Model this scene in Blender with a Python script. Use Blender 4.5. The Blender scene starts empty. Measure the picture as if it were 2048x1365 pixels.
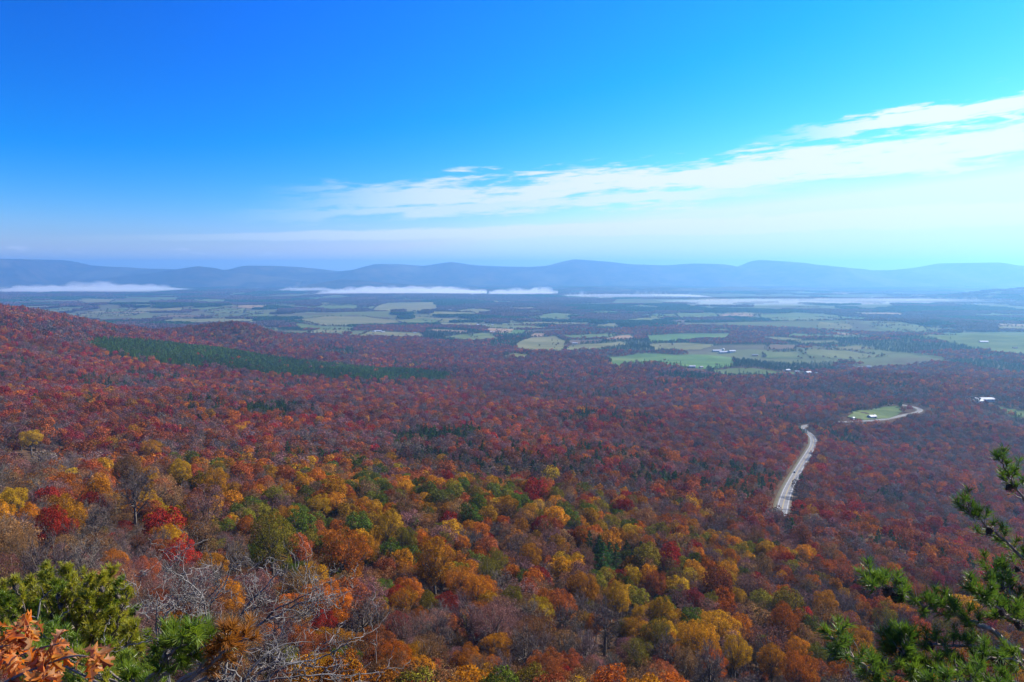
import bpy, bmesh, math, random
import numpy as np
from mathutils import Vector, Matrix, Euler

# ------------------------------------------------------------------ camera, sky, sun, exposure
scene = bpy.context.scene
COL = scene.collection
R = math.radians
FPX, PW, PH, HORIZON = 1607.0, 2048.0, 1365.0, 540.0     # photograph: focal length in pixels, size, eye level row
PITCH = math.atan((PH / 2 - HORIZON) / FPX)
CAMZ = 300.0
cam_d = bpy.data.cameras.new('camera'); cam = bpy.data.objects.new('camera', cam_d); COL.objects.link(cam)
cam_d.sensor_width = 36.0; cam_d.lens = 36.0 * FPX / PW
cam_d.clip_start = 0.1; cam_d.clip_end = 120000.0
cam.location = (0, 0, CAMZ); cam.rotation_euler = (math.pi / 2 - PITCH, 0, 0)
scene.camera = cam

SUN_AZ, SUN_EL = R(64), R(37)
SKY_STRENGTH = 0.12
EXPOSURE = 1.1; EXPO = 2 ** EXPOSURE
HAZE_DENSITY = 8.0e-5
world = bpy.data.worlds.new('World'); scene.world = world; world.use_nodes = True
WN = world.node_tree; WN.nodes.clear()

class NG:
    """small helper to write node graphs"""
    def __init__(s, tree): s.t = tree
    def n(s, typ, **kw):
        node = s.t.nodes.new(typ)
        for k, v in kw.items(): setattr(node, k, v)
        return node
    def put(s, sock, v):
        if isinstance(v, bpy.types.NodeSocket): s.t.links.new(v, sock)
        elif v is not None: sock.default_value = v
    def m(s, op, a, b=None, c=None, clamp=False):
        q = s.n('ShaderNodeMath', operation=op, use_clamp=clamp)
        s.put(q.inputs[0], a); s.put(q.inputs[1], b); s.put(q.inputs[2], c)
        return q.outputs[0]
    def vm(s, op, a, b=None):
        q = s.n('ShaderNodeVectorMath', operation=op)
        s.put(q.inputs[0], a); s.put(q.inputs[1], b)
        return q.outputs[0]
    def smooth(s, x, a, b, lo=0.0, hi=1.0):
        q = s.n('ShaderNodeMapRange', interpolation_type='SMOOTHSTEP')
        s.put(q.inputs[0], x)
        for i, v in enumerate((a, b, lo, hi)): s.put(q.inputs[i + 1], v)
        return q.outputs[0]
    def mix(s, f, a, b, blend='MIX'):
        q = s.n('ShaderNodeMix', data_type='RGBA', blend_type=blend)
        s.put(q.inputs[0], f); s.put(q.inputs[6], a); s.put(q.inputs[7], b)
        return q.outputs[2]
    def noise(s, vec, scale, detail=4.0, rough=0.55, typ='FBM', dist=0.0):
        q = s.n('ShaderNodeTexNoise')
        s.put(q.inputs['Vector'], vec); q.inputs['Scale'].default_value = scale
        q.inputs['Detail'].default_value = detail; q.inputs['Roughness'].default_value = rough
        q.inputs['Distortion'].default_value = dist
        return q.outputs[0]
    def comb(s, x, y, z):
        q = s.n('ShaderNodeCombineXYZ'); s.put(q.inputs[0], x); s.put(q.inputs[1], y); s.put(q.inputs[2], z)
        return q.outputs[0]

g = NG(WN)
sky = g.n('ShaderNodeTexSky', sky_type='NISHITA')
sky.sun_disc = False; sky.sun_elevation = SUN_EL; sky.sun_rotation = SUN_AZ
sky.altitude = 700; sky.air_density = 1.0; sky.dust_density = 0.4; sky.ozone_density = 3.0
hs = g.n('ShaderNodeHueSaturation'); hs.inputs['Saturation'].default_value = 1.32; hs.inputs['Value'].default_value = 1.0
g.put(hs.inputs['Color'], sky.outputs[0])
# deep polarised blue away from the sun, bright cyan towards it: one colour response for the whole sky
tc = g.n('ShaderNodeTexCoord'); sp = g.n('ShaderNodeSeparateXYZ'); g.put(sp.inputs[0], tc.outputs['Generated'])
dx, dy, dz = sp.outputs
A = g.m('MULTIPLY', g.m('ARCTAN2', dx, dy), 180 / math.pi)
E = g.m('MULTIPLY', g.m('ARCSINE', dz), 180 / math.pi)
cs_ = g.n('ShaderNodeVectorMath', operation='DOT_PRODUCT'); g.put(cs_.inputs[0], tc.outputs['Generated'])
cs_.inputs[1].default_value = (math.sin(SUN_AZ) * math.cos(SUN_EL), math.cos(SUN_AZ) * math.cos(SUN_EL), math.sin(SUN_EL))
c2_ = g.m('MULTIPLY', cs_.outputs['Value'], cs_.outputs['Value'])
pol = g.m('DIVIDE', g.m('SUBTRACT', 1.0, c2_), g.m('ADD', 1.0, c2_))              # sky polarisation, darkest at right angles to the sun
fac_ = g.m('MULTIPLY', g.m('SUBTRACT', 1.0, g.m('MULTIPLY', g.m('MULTIPLY', pol, pol), 0.30)),
           g.m('MINIMUM', g.m('ADD', 1.0, g.m('MULTIPLY', g.m('MAXIMUM', E, 0.0), 0.012)), 1.22))
sc3 = g.n('ShaderNodeSeparateColor'); g.put(sc3.inputs[0], g.vm('MULTIPLY', hs.outputs[0], g.comb(fac_, fac_, fac_)))
cc3 = g.n('ShaderNodeCombineColor')
for i_, (am_, pw_, mx_) in enumerate(((4.2, 2.5, 0.85), (1.72, 1.56, 1.0), (2.6, 1.5, 1.35))):
    v_ = g.m('MULTIPLY', g.m('POWER', g.m('MULTIPLY', sc3.outputs[i_], 0.125), pw_), am_)
    if i_ == 0: v_ = g.m('MAXIMUM', g.m('SUBTRACT', v_, 0.036), 0.0)
    g.put(cc3.inputs[i_], g.m('MULTIPLY', g.m('MINIMUM', v_, mx_), 1.0 / (SKY_STRENGTH * EXPO)))
skyc = cc3.outputs[0]
# cloud streaks, laid out by compass bearing and height above the horizon (degrees)
nv = g.comb(g.m('MULTIPLY', A, 0.13), g.m('MULTIPLY', g.m('SUBTRACT', E, g.m('MULTIPLY', A, 0.06)), 0.95), 0.0)
N1 = g.noise(nv, 1.0, 10.0, 0.60, dist=0.5)
N2 = g.noise(g.vm('ADD', nv, (7.3, 2.1, 4.0)), 3.4, 9.0, 0.62, dist=0.4)
NN = g.m('ADD', g.m('MULTIPLY', g.m('SUBTRACT', N1, 0.5), 4.6), g.m('MULTIPLY', g.m('SUBTRACT', N2, 0.5), 3.2))
def band(c0, c1, t0, t1, a_lo, a_hi, ks=1.0, soft=0.9, a_end=None):
    cen = g.m('ADD', g.m('MULTIPLY', A, c1), c0)
    th = g.m('MAXIMUM', g.m('ADD', g.m('MULTIPLY', A, t1), t0), 0.12)
    q = g.m('SUBTRACT', 1.0, g.m('DIVIDE', g.m('ABSOLUTE', g.m('SUBTRACT', E, cen)), th))
    q = g.m('ADD', q, g.m('MULTIPLY', NN, ks))
    d = g.smooth(q, 0.0, soft)
    d = g.m('MULTIPLY', d, g.smooth(A, a_lo, a_hi))
    if a_end: d = g.m('MULTIPLY', d, g.smooth(A, a_end[0], a_end[1], 1.0, 0.0))
    return d
b1 = band(5.5, 0.070, 1.45, 0.004, -19, -5, 0.62, 0.75)
b1b = band(4.55, 0.050, 0.80, 0.008, -22, -6, 0.66, 0.8, (10, 24))
b2 = band(2.65, 0.024, 0.55, 0.012, -34, -8, 0.26, 0.5)
b3 = band(7.2, 0.082, -0.40, 0.048, 15, 25, 0.95, 0.8)
b1 = g.m('MAXIMUM', b1, g.m('MULTIPLY', b1b, 0.85))
veil = g.m('MULTIPLY', g.smooth(E, 2.5, 0.1), g.smooth(A, -40, 25, 0.34, 0.85))
cl = g.m('MAXIMUM', g.m('MAXIMUM', b1, b2), b3)
cl = g.m('MULTIPLY', cl, g.smooth(A, -28, 12, 0.45, 0.97))
cl = g.m('MULTIPLY', cl, g.smooth(g.m('ABSOLUTE', A), 100, 150, 1.0, 0.0))
# small fair weather puffs low over the far range
pv = g.comb(g.m('MULTIPLY', A, 0.42), g.m('MULTIPLY', E, 1.3), 3.0)
PN = g.noise(pv, 1.5, 6.0, 0.55)
pf = g.m('SUBTRACT', 1.0, g.m('DIVIDE', g.m('ABSOLUTE', g.m('SUBTRACT', E, 1.22)), 0.34))
puff = g.m('MULTIPLY', g.smooth(g.m('ADD', g.m('MULTIPLY', g.m('SUBTRACT', PN, 0.60), 9.0), g.m('MINIMUM', pf, 0.4)), 0.25, 0.95), g.smooth(pf, 0.0, 0.35))
puff = g.m('MULTIPLY', puff, 0.6)
k1 = 1.0 / (SKY_STRENGTH * EXPO)
c = g.mix(veil, skyc, (0.80 * k1, 0.95 * k1, 1.03 * k1, 1))
c = g.mix(cl, c, (0.94 * k1, 1.0 * k1, 1.03 * k1, 1))
c = g.mix(puff, c, (0.86 * k1, 0.92 * k1, 1.0 * k1, 1))
bg = g.n('ShaderNodeBackground'); bg.inputs[1].default_value = SKY_STRENGTH; g.put(bg.inputs[0], c)
wo = g.n('ShaderNodeOutputWorld'); g.put(wo.inputs[0], bg.outputs[0])

S = Vector((math.sin(SUN_AZ) * math.cos(SUN_EL), math.cos(SUN_AZ) * math.cos(SUN_EL), math.sin(SUN_EL)))
sun_d = bpy.data.lights.new('sun', 'SUN'); sun_d.energy = 5.0; sun_d.angle = R(0.53); sun_d.color = (1.0, 0.93, 0.82)
sun = bpy.data.objects.new('sun', sun_d); COL.objects.link(sun); sun.rotation_euler = S.to_track_quat('Z', 'Y').to_euler()
sun.location = (300, 100, 900)

scene.view_settings.view_transform = 'Standard'; scene.view_settings.look = 'None'
scene.view_settings.exposure = EXPOSURE; scene.view_settings.gamma = 1.0; scene.view_settings.use_curve_mapping = False
cy = scene.cycles
cy.max_bounces = 4; cy.diffuse_bounces = 1; cy.glossy_bounces = 1; cy.transmission_bounces = 2
cy.volume_bounces = 2; cy.transparent_max_bounces = 6; cy.use_denoising = True
try:
    cy.denoiser = 'OPENIMAGEDENOISE'; cy.denoising_input_passes = 'RGB_ALBEDO_NORMAL'; cy.denoising_prefilter = 'ACCURATE'
except Exception: pass
cy.caustics_reflective = False; cy.caustics_refractive = False
cy.sample_clamp_indirect = 4.0

# ------------------------------------------------------------------ helpers
def tag(o, label=None, cat=None, group=None, kind=None):
    if label: o['label'] = label
    if cat: o['category'] = cat
    if group: o['group'] = group
    if kind: o['kind'] = kind
    return o
def empty(name, loc, rz=0.0, scale=1.0):
    o = bpy.data.objects.new(name, None); COL.objects.link(o)
    o.location = loc; o.rotation_euler = (0, 0, rz); o.scale = (scale,) * 3; o.empty_display_size = 0.2
    return o
def mesh_np(name, v, loops, sizes, mats=(), mat_idx=None, smooth=False):
    """mesh from numpy: v (n,3); loops flat vertex indices; sizes verts per face"""
    me = bpy.data.meshes.new(name)
    v = np.asarray(v, np.float32); loops = np.asarray(loops, np.int32); sizes = np.asarray(sizes, np.int32)
    me.vertices.add(len(v)); me.vertices.foreach_set('co', v.ravel())
    me.loops.add(len(loops)); me.loops.foreach_set('vertex_index', loops)
    me.polygons.add(len(sizes))
    st = np.zeros(len(sizes), np.int32); st[1:] = np.cumsum(sizes)[:-1]
    me.polygons.foreach_set('loop_start', st)
    try: me.polygons.foreach_set('loop_total', sizes)
    except Exception: pass
    for m in mats: me.materials.append(m)
    if mat_idx is not None: me.polygons.foreach_set('material_index', np.asarray(mat_idx, np.int32))
    me.polygons.foreach_set('use_smooth', np.full(len(sizes), smooth, bool))
    me.update(calc_edges=True)
    return me
class MB:
    """collects faces"""
    def __init__(s): s.v = []; s.l = []; s.s = []; s.m = []; s.n = 0
    def add(s, v, faces, mi=0):
        v = np.asarray(v, float).reshape(-1, 3); faces = np.asarray(faces, np.int64)
        s.v.append(v); s.l.append((faces + s.n).ravel()); s.s.append(np.full(len(faces), faces.shape[1])); s.m.append(np.full(len(faces), mi))
        s.n += len(v)
    def tube(s, pts, rad, sides=5, mi=0, cap=True):
        pts = np.asarray(pts, float); k = len(pts); rad = np.broadcast_to(np.asarray(rad, float), (k,))
        t = np.gradient(pts, axis=0); t /= np.linalg.norm(t, axis=1)[:, None] + 1e-9
        ref = np.where(np.abs(t[:, 2:3]) < 0.9, np.array([[0, 0, 1.0]]), np.array([[1.0, 0, 0]]))
        a = np.cross(t, ref); a /= np.linalg.norm(a, axis=1)[:, None] + 1e-9
        b = np.cross(t, a)
        an = np.arange(sides) * 2 * math.pi / sides
        ring = pts[:, None, :] + rad[:, None, None] * (a[:, None, :] * np.cos(an)[None, :, None] + b[:, None, :] * np.sin(an)[None, :, None])
        f = []
        for i in range(k - 1):
            for j in range(sides):
                j2 = (j + 1) % sides
                f.append((i * sides + j, i * sides + j2, (i + 1) * sides + j2, (i + 1) * sides + j))
        s.add(ring.reshape(-1, 3), f, mi)
    def box(s, x0, x1, y0, y1, z0, z1, mi=0):
        v = [(x, y, z) for z in (z0, z1) for y in (y0, y1) for x in (x0, x1)]
        s.add(v, [(0, 2, 3, 1), (4, 5, 7, 6), (0, 1, 5, 4), (2, 6, 7, 3), (0, 4, 6, 2), (1, 3, 7, 5)], mi)
    def mesh(s, name, mats, smooth=False):
        return mesh_np(name, np.concatenate(s.v), np.concatenate(s.l), np.concatenate(s.s), mats, np.concatenate(s.m), smooth)
def obj(name, me, parent=None, loc=None):
    o = bpy.data.objects.new(name, me); COL.objects.link(o)
    if parent: o.parent = parent
    if loc is not None: o.location = loc
    return o

def lattice(ix, iy, seed):
    h = (ix.astype(np.int64) * 374761393 + iy.astype(np.int64) * 668265263 + seed * 982451653) & 0x7fffffff
    h = ((h ^ (h >> 13)) * 1274126177) & 0x7fffffff
    h = (h ^ (h >> 16)) & 0xffffff
    return h / float(0xffffff)
def vnoise(x, y, wl, seed):
    x = np.asarray(x, float) / wl; y = np.asarray(y, float) / wl
    ix = np.floor(x); iy = np.floor(y); fx = x - ix; fy = y - iy
    fx = fx * fx * fx * (fx * (fx * 6 - 15) + 10); fy = fy * fy * fy * (fy * (fy * 6 - 15) + 10)
    a = lattice(ix, iy, seed); b = lattice(ix + 1, iy, seed); c_ = lattice(ix, iy + 1, seed); d = lattice(ix + 1, iy + 1, seed)
    return (a + (b - a) * fx) * (1 - fy) + (c_ + (d - c_) * fx) * fy
def fbm(x, y, wl, seed, octv=3):
    s = 0; amp = 1; tot = 0
    for i in range(octv):
        s = s + amp * vnoise(x, y, wl / 2 ** i, seed + 17 * i); tot += amp; amp *= 0.5
    return s / tot
def sstep(x, a, b):
    t = np.clip((np.asarray(x, float) - a) / (b - a), 0, 1); return t * t * (3 - 2 * t)

# ------------------------------------------------------------------ relief of the ground (height above the valley floor)
DT = np.array([3, 10, 30, 60, 95, 130, 170, 240, 340, 450, 600, 850, 1150, 1600, 2300, 3000, 4500, 28000.])
COLS = [   # bearing (as photo column), ground below the camera at the distances DT
    (-400, [-2, -8, -18, -30, -40, -46, -52, -60, -72, -84, -98, -112, -116, -96, -10, -110, -300, -300]),
    (0,    [-2, -8, -19, -32, -43, -49, -56, -65, -80, -96, -112, -131, -146, -140, -48, -160, -300, -300]),
    (200,  [-2, -8, -20, -34, -47, -55, -62, -72, -88, -103, -121, -143, -161, -176, -126, -205, -300, -300]),
    (620,  [-2, -8, -22, -40, -57, -68, -79, -94, -109, -122, -141, -166, -187, -211, -232, -262, -300, -300]),
    (1024, [-2, -8, -23, -43, -61, -73, -86, -101, -114, -127, -149, -179, -202, -236, -274, -298, -300, -300]),
    (1360, [-2, -9, -24, -46, -66, -79, -94, -112, -127, -140, -161, -189, -211, -244, -283, -300, -300, -300]),
    (1700, [-2, -9, -24, -47, -68, -82, -97, -116, -137, -154, -178, -207, -228, -256, -287, -300, -300, -300]),
    (2048, [-2, -9, -24, -47, -68, -83, -99, -121, -145, -165, -193, -225, -243, -264, -288, -300, -300, -300]),
    (2450, [-2, -9, -24, -47, -68, -83, -99, -121, -147, -170, -200, -234, -252, -268, -290, -300, -300, -300]),
]
_caz = [math.degrees(math.atan((p - 1024) / FPX)) for p, _ in COLS]
_side = [-2, -6, -12, -18, -24, -28, -32, -38, -46, -54, -64, -80, -100, -130, -180, -230, -300, -300]
_back = [-2, -2, -3, -4, -6, -8, -10, -14, -20, -28, -40, -60, -90, -130, -190, -240, -300, -300]
GAZ = np.array([-180, -90] + _caz + [90, 180]); GH = np.array([_back, _side] + [c_ for _, c_ in COLS] + [_side, _back], float)
AZF = np.linspace(-180, 180, 721); LDF = np.linspace(math.log(2.0), math.log(30000.0), 420)
_t = np.stack([np.interp(LDF, np.log(DT), GH[i]) for i in range(len(GAZ))])
_t = np.stack([np.interp(AZF, GAZ, _t[:, j]) for j in range(len(LDF))], 1)
def _gs(a, sig, axis):
    r = int(3 * sig); k = np.exp(-0.5 * (np.arange(-r, r + 1) / sig) ** 2); k /= k.sum()
    p = [(0, 0), (0, 0)]; p[axis] = (r, r); q = np.pad(a, p, mode='edge')
    return np.apply_along_axis(lambda z: np.convolve(z, k, 'valid'), axis, q)
TAB = _gs(_gs(_t, 7, 1), 6, 0)
def pix_dir(px, py):
    u = (px - PW / 2) / FPX; v = (PH / 2 - py) / FPX
    return np.array([u, math.cos(PITCH) + v * math.sin(PITCH), -math.sin(PITCH) + v * math.cos(PITCH)])
HILLS = []      # (x, y, height, sx, sy)
def hill_at(px, d, amp, sx, sy):
    a = math.atan((px - 1024) / FPX); HILLS.append((d * math.sin(a), d * math.cos(a), amp, sx, sy))
hill_at(485, 2480, 58, 165, 140)
hill_at(1130, 2500, 18, 190, 120)
hill_at(1900, 2000, 30, 420, 260)
hill_at(1250, 3900, 22, 500, 160); hill_at(1650, 4600, 34, 900, 220); hill_at(820, 5200, 30, 700, 260)
hill_at(1960, 3900, 24, 420, 220); hill_at(300, 6800, 40, 1100, 300); hill_at(1500, 8300, 20, 1500, 350)
hill_at(2080, 9300, 120, 700, 700)
def h_base(x, y):
    x = np.asarray(x, float); y = np.asarray(y, float)
    d = np.maximum(np.hypot(x, y), 2.01); az = np.degrees(np.arctan2(x, y))
    fi = (az + 180) / 360 * 720; fj = (np.log(np.minimum(d, 29000)) - LDF[0]) / (LDF[1] - LDF[0])
    i = np.clip(fi.astype(int), 0, 719); j = np.clip(fj.astype(int), 0, 418); fi = fi - i; fj = fj - j
    h = (TAB[i, j] * (1 - fi) + TAB[i + 1, j] * fi) * (1 - fj) + (TAB[i, j + 1] * (1 - fi) + TAB[i + 1, j + 1] * fi) * fj
    h = h + CAMZ
    k = sstep(d, 90, 320); far = sstep(d, 2600, 4200)
    h = h + k * (1 - far) * ((fbm(x, y, 330, 5) - 0.5) * 34 + (vnoise(x, y, 120, 9) - 0.5) * 9)
    h = h + far * (fbm(x, y, 1300, 21, 2) - 0.5) * 26
    for hx, hy, am, sx, sy in HILLS: h = h + am * np.exp(-((x - hx) / sx) ** 2 - ((y - hy) / sy) ** 2)
    return h
_marchd = np.exp(np.linspace(math.log(25), math.log(27000), 5000))
def ground_at(px, py, lift=0.0, hf=h_base):
    """point of the ground (raised by lift) that the photo shows at this pixel"""
    w = pix_dir(px, py); w = w / math.hypot(w[0], w[1])
    X = w[0] * _marchd; Y = w[1] * _marchd; Z = CAMZ + w[2] * _marchd
    below = Z < hf(X, Y) + lift
    k = int(np.argmax(below)) if below.any() else len(_marchd) - 1
    return X[k], Y[k]
def to_pix(x, y, z):
    f = y * math.cos(PITCH) - (z - CAMZ) * math.sin(PITCH); v = y * math.sin(PITCH) + (z - CAMZ) * math.cos(PITCH)
    f = np.maximum(f, 1e-3)
    return PW / 2 + FPX * x / f, PH / 2 - FPX * v / f

# ------------------------------------------------------------------ the highway: its line on the ground, then the ground graded to it
def spline(p, n):
    p = np.asarray(p, float); q = np.vstack([2 * p[0] - p[1], p, 2 * p[-1] - p[-2]]); out = []
    for i in range(len(p) - 1):
        a, b, c_, d = q[i:i + 4]
        for t in np.linspace(0, 1, n, endpoint=False):
            out.append(0.5 * ((2 * b) + (c_ - a) * t + (2 * a - 5 * b + 4 * c_ - d) * t * t + (3 * b - a - 3 * c_ + d) * t ** 3))
    out.append(p[-1]); return np.array(out)
def smooth1(a, n):
    for _ in range(n):
        b = a.copy(); b[1:-1] = (a[:-2] + 2 * a[1:-1] + a[2:]) / 4; a = b
    return a
ROAD_PX = [(1559, 1036), (1563, 1020), (1574, 982), (1594, 948), (1613, 915), (1626, 893), (1626, 878), (1609, 862), (1601, 855),
           (1640, 848), (1705, 844), (1765, 840), (1812, 832), (1840, 825), (1836, 817), (1800, 810)]
_rp = spline([ground_at(*p) for p in ROAD_PX], 10)
_rp = np.stack([smooth1(_rp[:, 0], 25), smooth1(_rp[:, 1], 25)], 1)
_rz = smooth1(h_base(_rp[:, 0], _rp[:, 1]), 60)
ROAD = np.column_stack([_rp, _rz])
def road_near(x, y):
    """distance to the road line and its height there"""
    x = np.asarray(x, float); sh = x.shape; x = x.ravel(); y = np.asarray(y, float).ravel()
    dist = np.full(x.shape, 1e9); hz = np.zeros(x.shape)
    lo = ROAD[:, :2].min(0) - 90; hi = ROAD[:, :2].max(0) + 90
    sel = np.where((x > lo[0]) & (x < hi[0]) & (y > lo[1]) & (y < hi[1]))[0]
    if len(sel):
        qx, qy = x[sel], y[sel]; bd = np.full(len(sel), 1e9); bz = np.zeros(len(sel))
        for i in range(len(ROAD) - 1):
            a = ROAD[i]; b = ROAD[i + 1]; e = b - a; L = e[0] ** 2 + e[1] ** 2 + 1e-9
            t = np.clip(((qx - a[0]) * e[0] + (qy - a[1]) * e[1]) / L, 0, 1)
            dd = np.hypot(qx - a[0] - t * e[0], qy - a[1] - t * e[1]); m = dd < bd
            bd[m] = dd[m]; bz[m] = (a[2] + t * e[2])[m]
        dist[sel] = bd; hz[sel] = bz
    return dist.reshape(sh), hz.reshape(sh)
def h_all(x, y):
    h = h_base(x, y); d, hz = road_near(x, y); w = 1 - sstep(d, 11, 34)
    return h * (1 - w) + hz * w
# ------------------------------------------------------------------ materials
def mat(name):
    m = bpy.data.materials.new(name); m.use_nodes = True; m.node_tree.nodes.clear()
    return m, NG(m.node_tree)
def out(q, sh, vol=None):
    o = q.n('ShaderNodeOutputMaterial')
    if sh is not None: q.put(o.inputs['Surface'], sh)
    if vol is not None: q.put(o.inputs['Volume'], vol)
def diffuse_mat(name, col, col2=None, scale=3.0, rough=0.9, spec=0.2, coord='Object', bump=0.0):
    m, q = mat(name); p = q.n('ShaderNodeBsdfPrincipled')
    p.inputs['Roughness'].default_value = rough; p.inputs['Specular IOR Level'].default_value = spec
    if col2:
        t = q.n('ShaderNodeTexCoord'); nz = q.noise(t.outputs[coord], scale, 5.0, 0.6)
        q.put(p.inputs['Base Color'], q.mix(q.smooth(nz, 0.3, 0.7), (*col, 1), (*col2, 1)))
        if bump:
            b = q.n('ShaderNodeBump'); b.inputs['Strength'].default_value = bump; q.put(b.inputs['Height'], nz); q.put(p.inputs['Normal'], b.outputs[0])
    else: p.inputs['Base Color'].default_value = (*col, 1)
    out(q, p.outputs[0]); return m
def leaf_mat(name, trans=0.35, sat_var=0.5, scale=0.35):
    """foliage: the tree's own colour ("tint"), varied from clump to clump, with light passing through the leaves"""
    m, q = mat(name)
    at = q.n('ShaderNodeAttribute', attribute_type='INSTANCER', attribute_name='tint')
    t = q.n('ShaderNodeTexCoord')
    n1 = q.noise(t.outputs['Object'], scale, 3.0, 0.6); n2 = q.noise(t.outputs['Object'], scale * 9, 2.0, 0.5)
    v = q.m('ADD', q.smooth(n1, 0.25, 0.75, 1 - sat_var * 0.7, 1 + sat_var * 0.7), q.smooth(n2, 0.25, 0.75, -sat_var * 0.5, sat_var * 0.5))
    colr = q.vm('MULTIPLY', at.outputs['Vector'], q.comb(v, v, v))
    # some leaves already browned
    brown = q.smooth(q.noise(q.vm('ADD', t.outputs['Object'], (31.0, 5.0, 9.0)), scale * 2.2, 3.0, 0.6), 0.56, 0.72, 0.0, 0.45)
    lum = q.n('ShaderNodeSeparateXYZ'); q.put(lum.inputs[0], colr)
    br = q.comb(q.m('MULTIPLY', lum.outputs[0], 0.75), q.m('MULTIPLY', lum.outputs[0], 0.38), q.m('MULTIPLY', lum.outputs[0], 0.16))
    colr = q.mix(brown, colr, br)
    d = q.n('ShaderNodeBsdfDiffuse'); q.put(d.inputs[0], colr)
    tr = q.n('ShaderNodeBsdfTranslucent'); q.put(tr.inputs[0], q.vm('MULTIPLY', colr, (1.15, 1.0, 0.8)))
    mx = q.n('ShaderNodeMixShader'); mx.inputs[0].default_value = trans; q.put(mx.inputs[1], d.outputs[0]); q.put(mx.inputs[2], tr.outputs[0])
    out(q, mx.outputs[0]); return m
M = {}
M['leaf'] = leaf_mat('autumn_leaves', 0.20, 0.85)
M['pine'] = leaf_mat('pine_foliage', 0.12, 0.45)
M['twig'] = leaf_mat('fine_twigs', 0.0, 0.35)
M['bark'] = diffuse_mat('grey_brown_bark', (0.07, 0.055, 0.045), (0.16, 0.135, 0.115), 2.5)
M['woods'] = leaf_mat('far_woods', 0.15, 0.6, 0.02)
# ground: leaf litter near, meadow and stubble on the valley floor
m_, q = mat('ground_litter_and_meadow'); t = q.n('ShaderNodeNewGeometry'); P = t.outputs['Position']
lit = q.mix(q.smooth(q.noise(P, 0.35, 6, 0.65), 0.3, 0.7), (0.05, 0.031, 0.02, 1), (0.11, 0.064, 0.038, 1))
lit = q.mix(q.smooth(q.noise(P, 0.02, 3, 0.6), 0.45, 0.7), lit, (0.065, 0.046, 0.036, 1))
val = q.mix(q.smooth(q.noise(P, 0.0016, 5, 0.55), 0.36, 0.56), (0.10, 0.088, 0.054, 1), (0.105, 0.122, 0.054, 1))
val = q.mix(q.smooth(q.noise(P, 0.0042, 5, 0.6), 0.50, 0.62), val, (0.085, 0.075, 0.05, 1))
sz = q.n('ShaderNodeSeparateXYZ'); q.put(sz.inputs[0], P)
ln = q.n('ShaderNodeVectorMath', operation='LENGTH'); q.put(ln.inputs[0], P)
gc = q.mix(q.smooth(ln.outputs['Value'], 2300, 3000), lit, val)
d = q.n('ShaderNodeBsdfDiffuse'); q.put(d.inputs[0], gc); out(q, d.outputs[0]); M['ground'] = m_
def field_mat(name, c1, c2, stripes=0.0):
    m, q = mat(name); t = q.n('ShaderNodeNewGeometry'); P = t.outputs['Position']
    nz = q.noise(P, 0.006, 6, 0.6); nf = q.noise(P, 0.05, 4, 0.6)
    cc = q.mix(q.smooth(q.m('ADD', q.m('MULTIPLY', nz, 0.7), q.m('MULTIPLY', nf, 0.3)), 0.38, 0.62), (*c1, 1), (*c2, 1))
    # strips of different mowing or crop inside the field
    wv = q.noise(q.vm('MULTIPLY', P, (0.0035, 0.012, 0.0)), 1.0, 2, 0.4); nq = q.noise(P, 0.0011, 3, 0.5)
    cc = q.mix(q.smooth(wv, 0.47, 0.53, 0.0, 0.42), cc, (c1[0] * 0.68, c1[1] * 0.66, c1[2] * 0.75, 1)); cc = q.mix(q.smooth(nq, 0.5, 0.6, 0.0, 0.35), cc, (0.17, 0.14, 0.07, 1))
    d = q.n('ShaderNodeBsdfDiffuse'); q.put(d.inputs[0], cc); out(q, d.outputs[0]); return m
M['f_green'] = field_mat('green_pasture', (0.092, 0.125, 0.045), (0.128, 0.155, 0.058))
M['f_bright'] = field_mat('winter_wheat', (0.085, 0.15, 0.048), (0.11, 0.17, 0.058))
M['f_yellow'] = field_mat('dry_pasture', (0.135, 0.138, 0.058), (0.18, 0.168, 0.078))
M['f_tan'] = field_mat('tan_stubble', (0.25, 0.165, 0.095), (0.31, 0.21, 0.125))
M['f_brown'] = field_mat('brown_stubble', (0.10, 0.068, 0.05), (0.14, 0.095, 0.065))
M['mountain'] = field_mat('mountain_forest', (0.020, 0.022, 0.018), (0.095, 0.066, 0.05))  # forest tones, contrast raised in the colour to stand in for spur shading

# ------------------------------------------------------------------ ground sheet
az = np.unique(np.concatenate([np.linspace(-180, -52, 40), np.linspace(-52, 52, 470), np.linspace(52, 180, 40)]))[:-1]
rr = np.concatenate([[2.05], np.exp(np.linspace(math.log(2.6), math.log(27500), 500))])
AZ, RR = np.meshgrid(np.radians(az), rr); GX = RR * np.sin(AZ); GY = RR * np.cos(AZ)
GZ = h_all(GX, GY)
nr, nc = GX.shape
vv = np.stack([GX, GY, GZ], -1).reshape(-1, 3); vv = np.vstack([vv, [[0, 0, CAMZ - 2.0]]])
I, J = np.meshgrid(np.arange(nr - 1), np.arange(nc), indexing='ij'); J2 = (J + 1) % nc
quads = np.stack([I * nc + J, I * nc + J2, (I + 1) * nc + J2, (I + 1) * nc + J], -1).reshape(-1, 4)
tri = np.stack([np.full(nc, nr * nc), (np.arange(nc) + 1) % nc, np.arange(nc)], -1)
me = mesh_np('ground', vv, np.concatenate([quads[:, ::-1].ravel(), tri.ravel()]), np.concatenate([np.full(len(quads), 4), np.full(len(tri), 3)]), [M['ground']], None, True)
tag(obj('ground', me), 'leaf littered mountainside falling to the flat farmed valley floor', 'ground', kind='structure')

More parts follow.
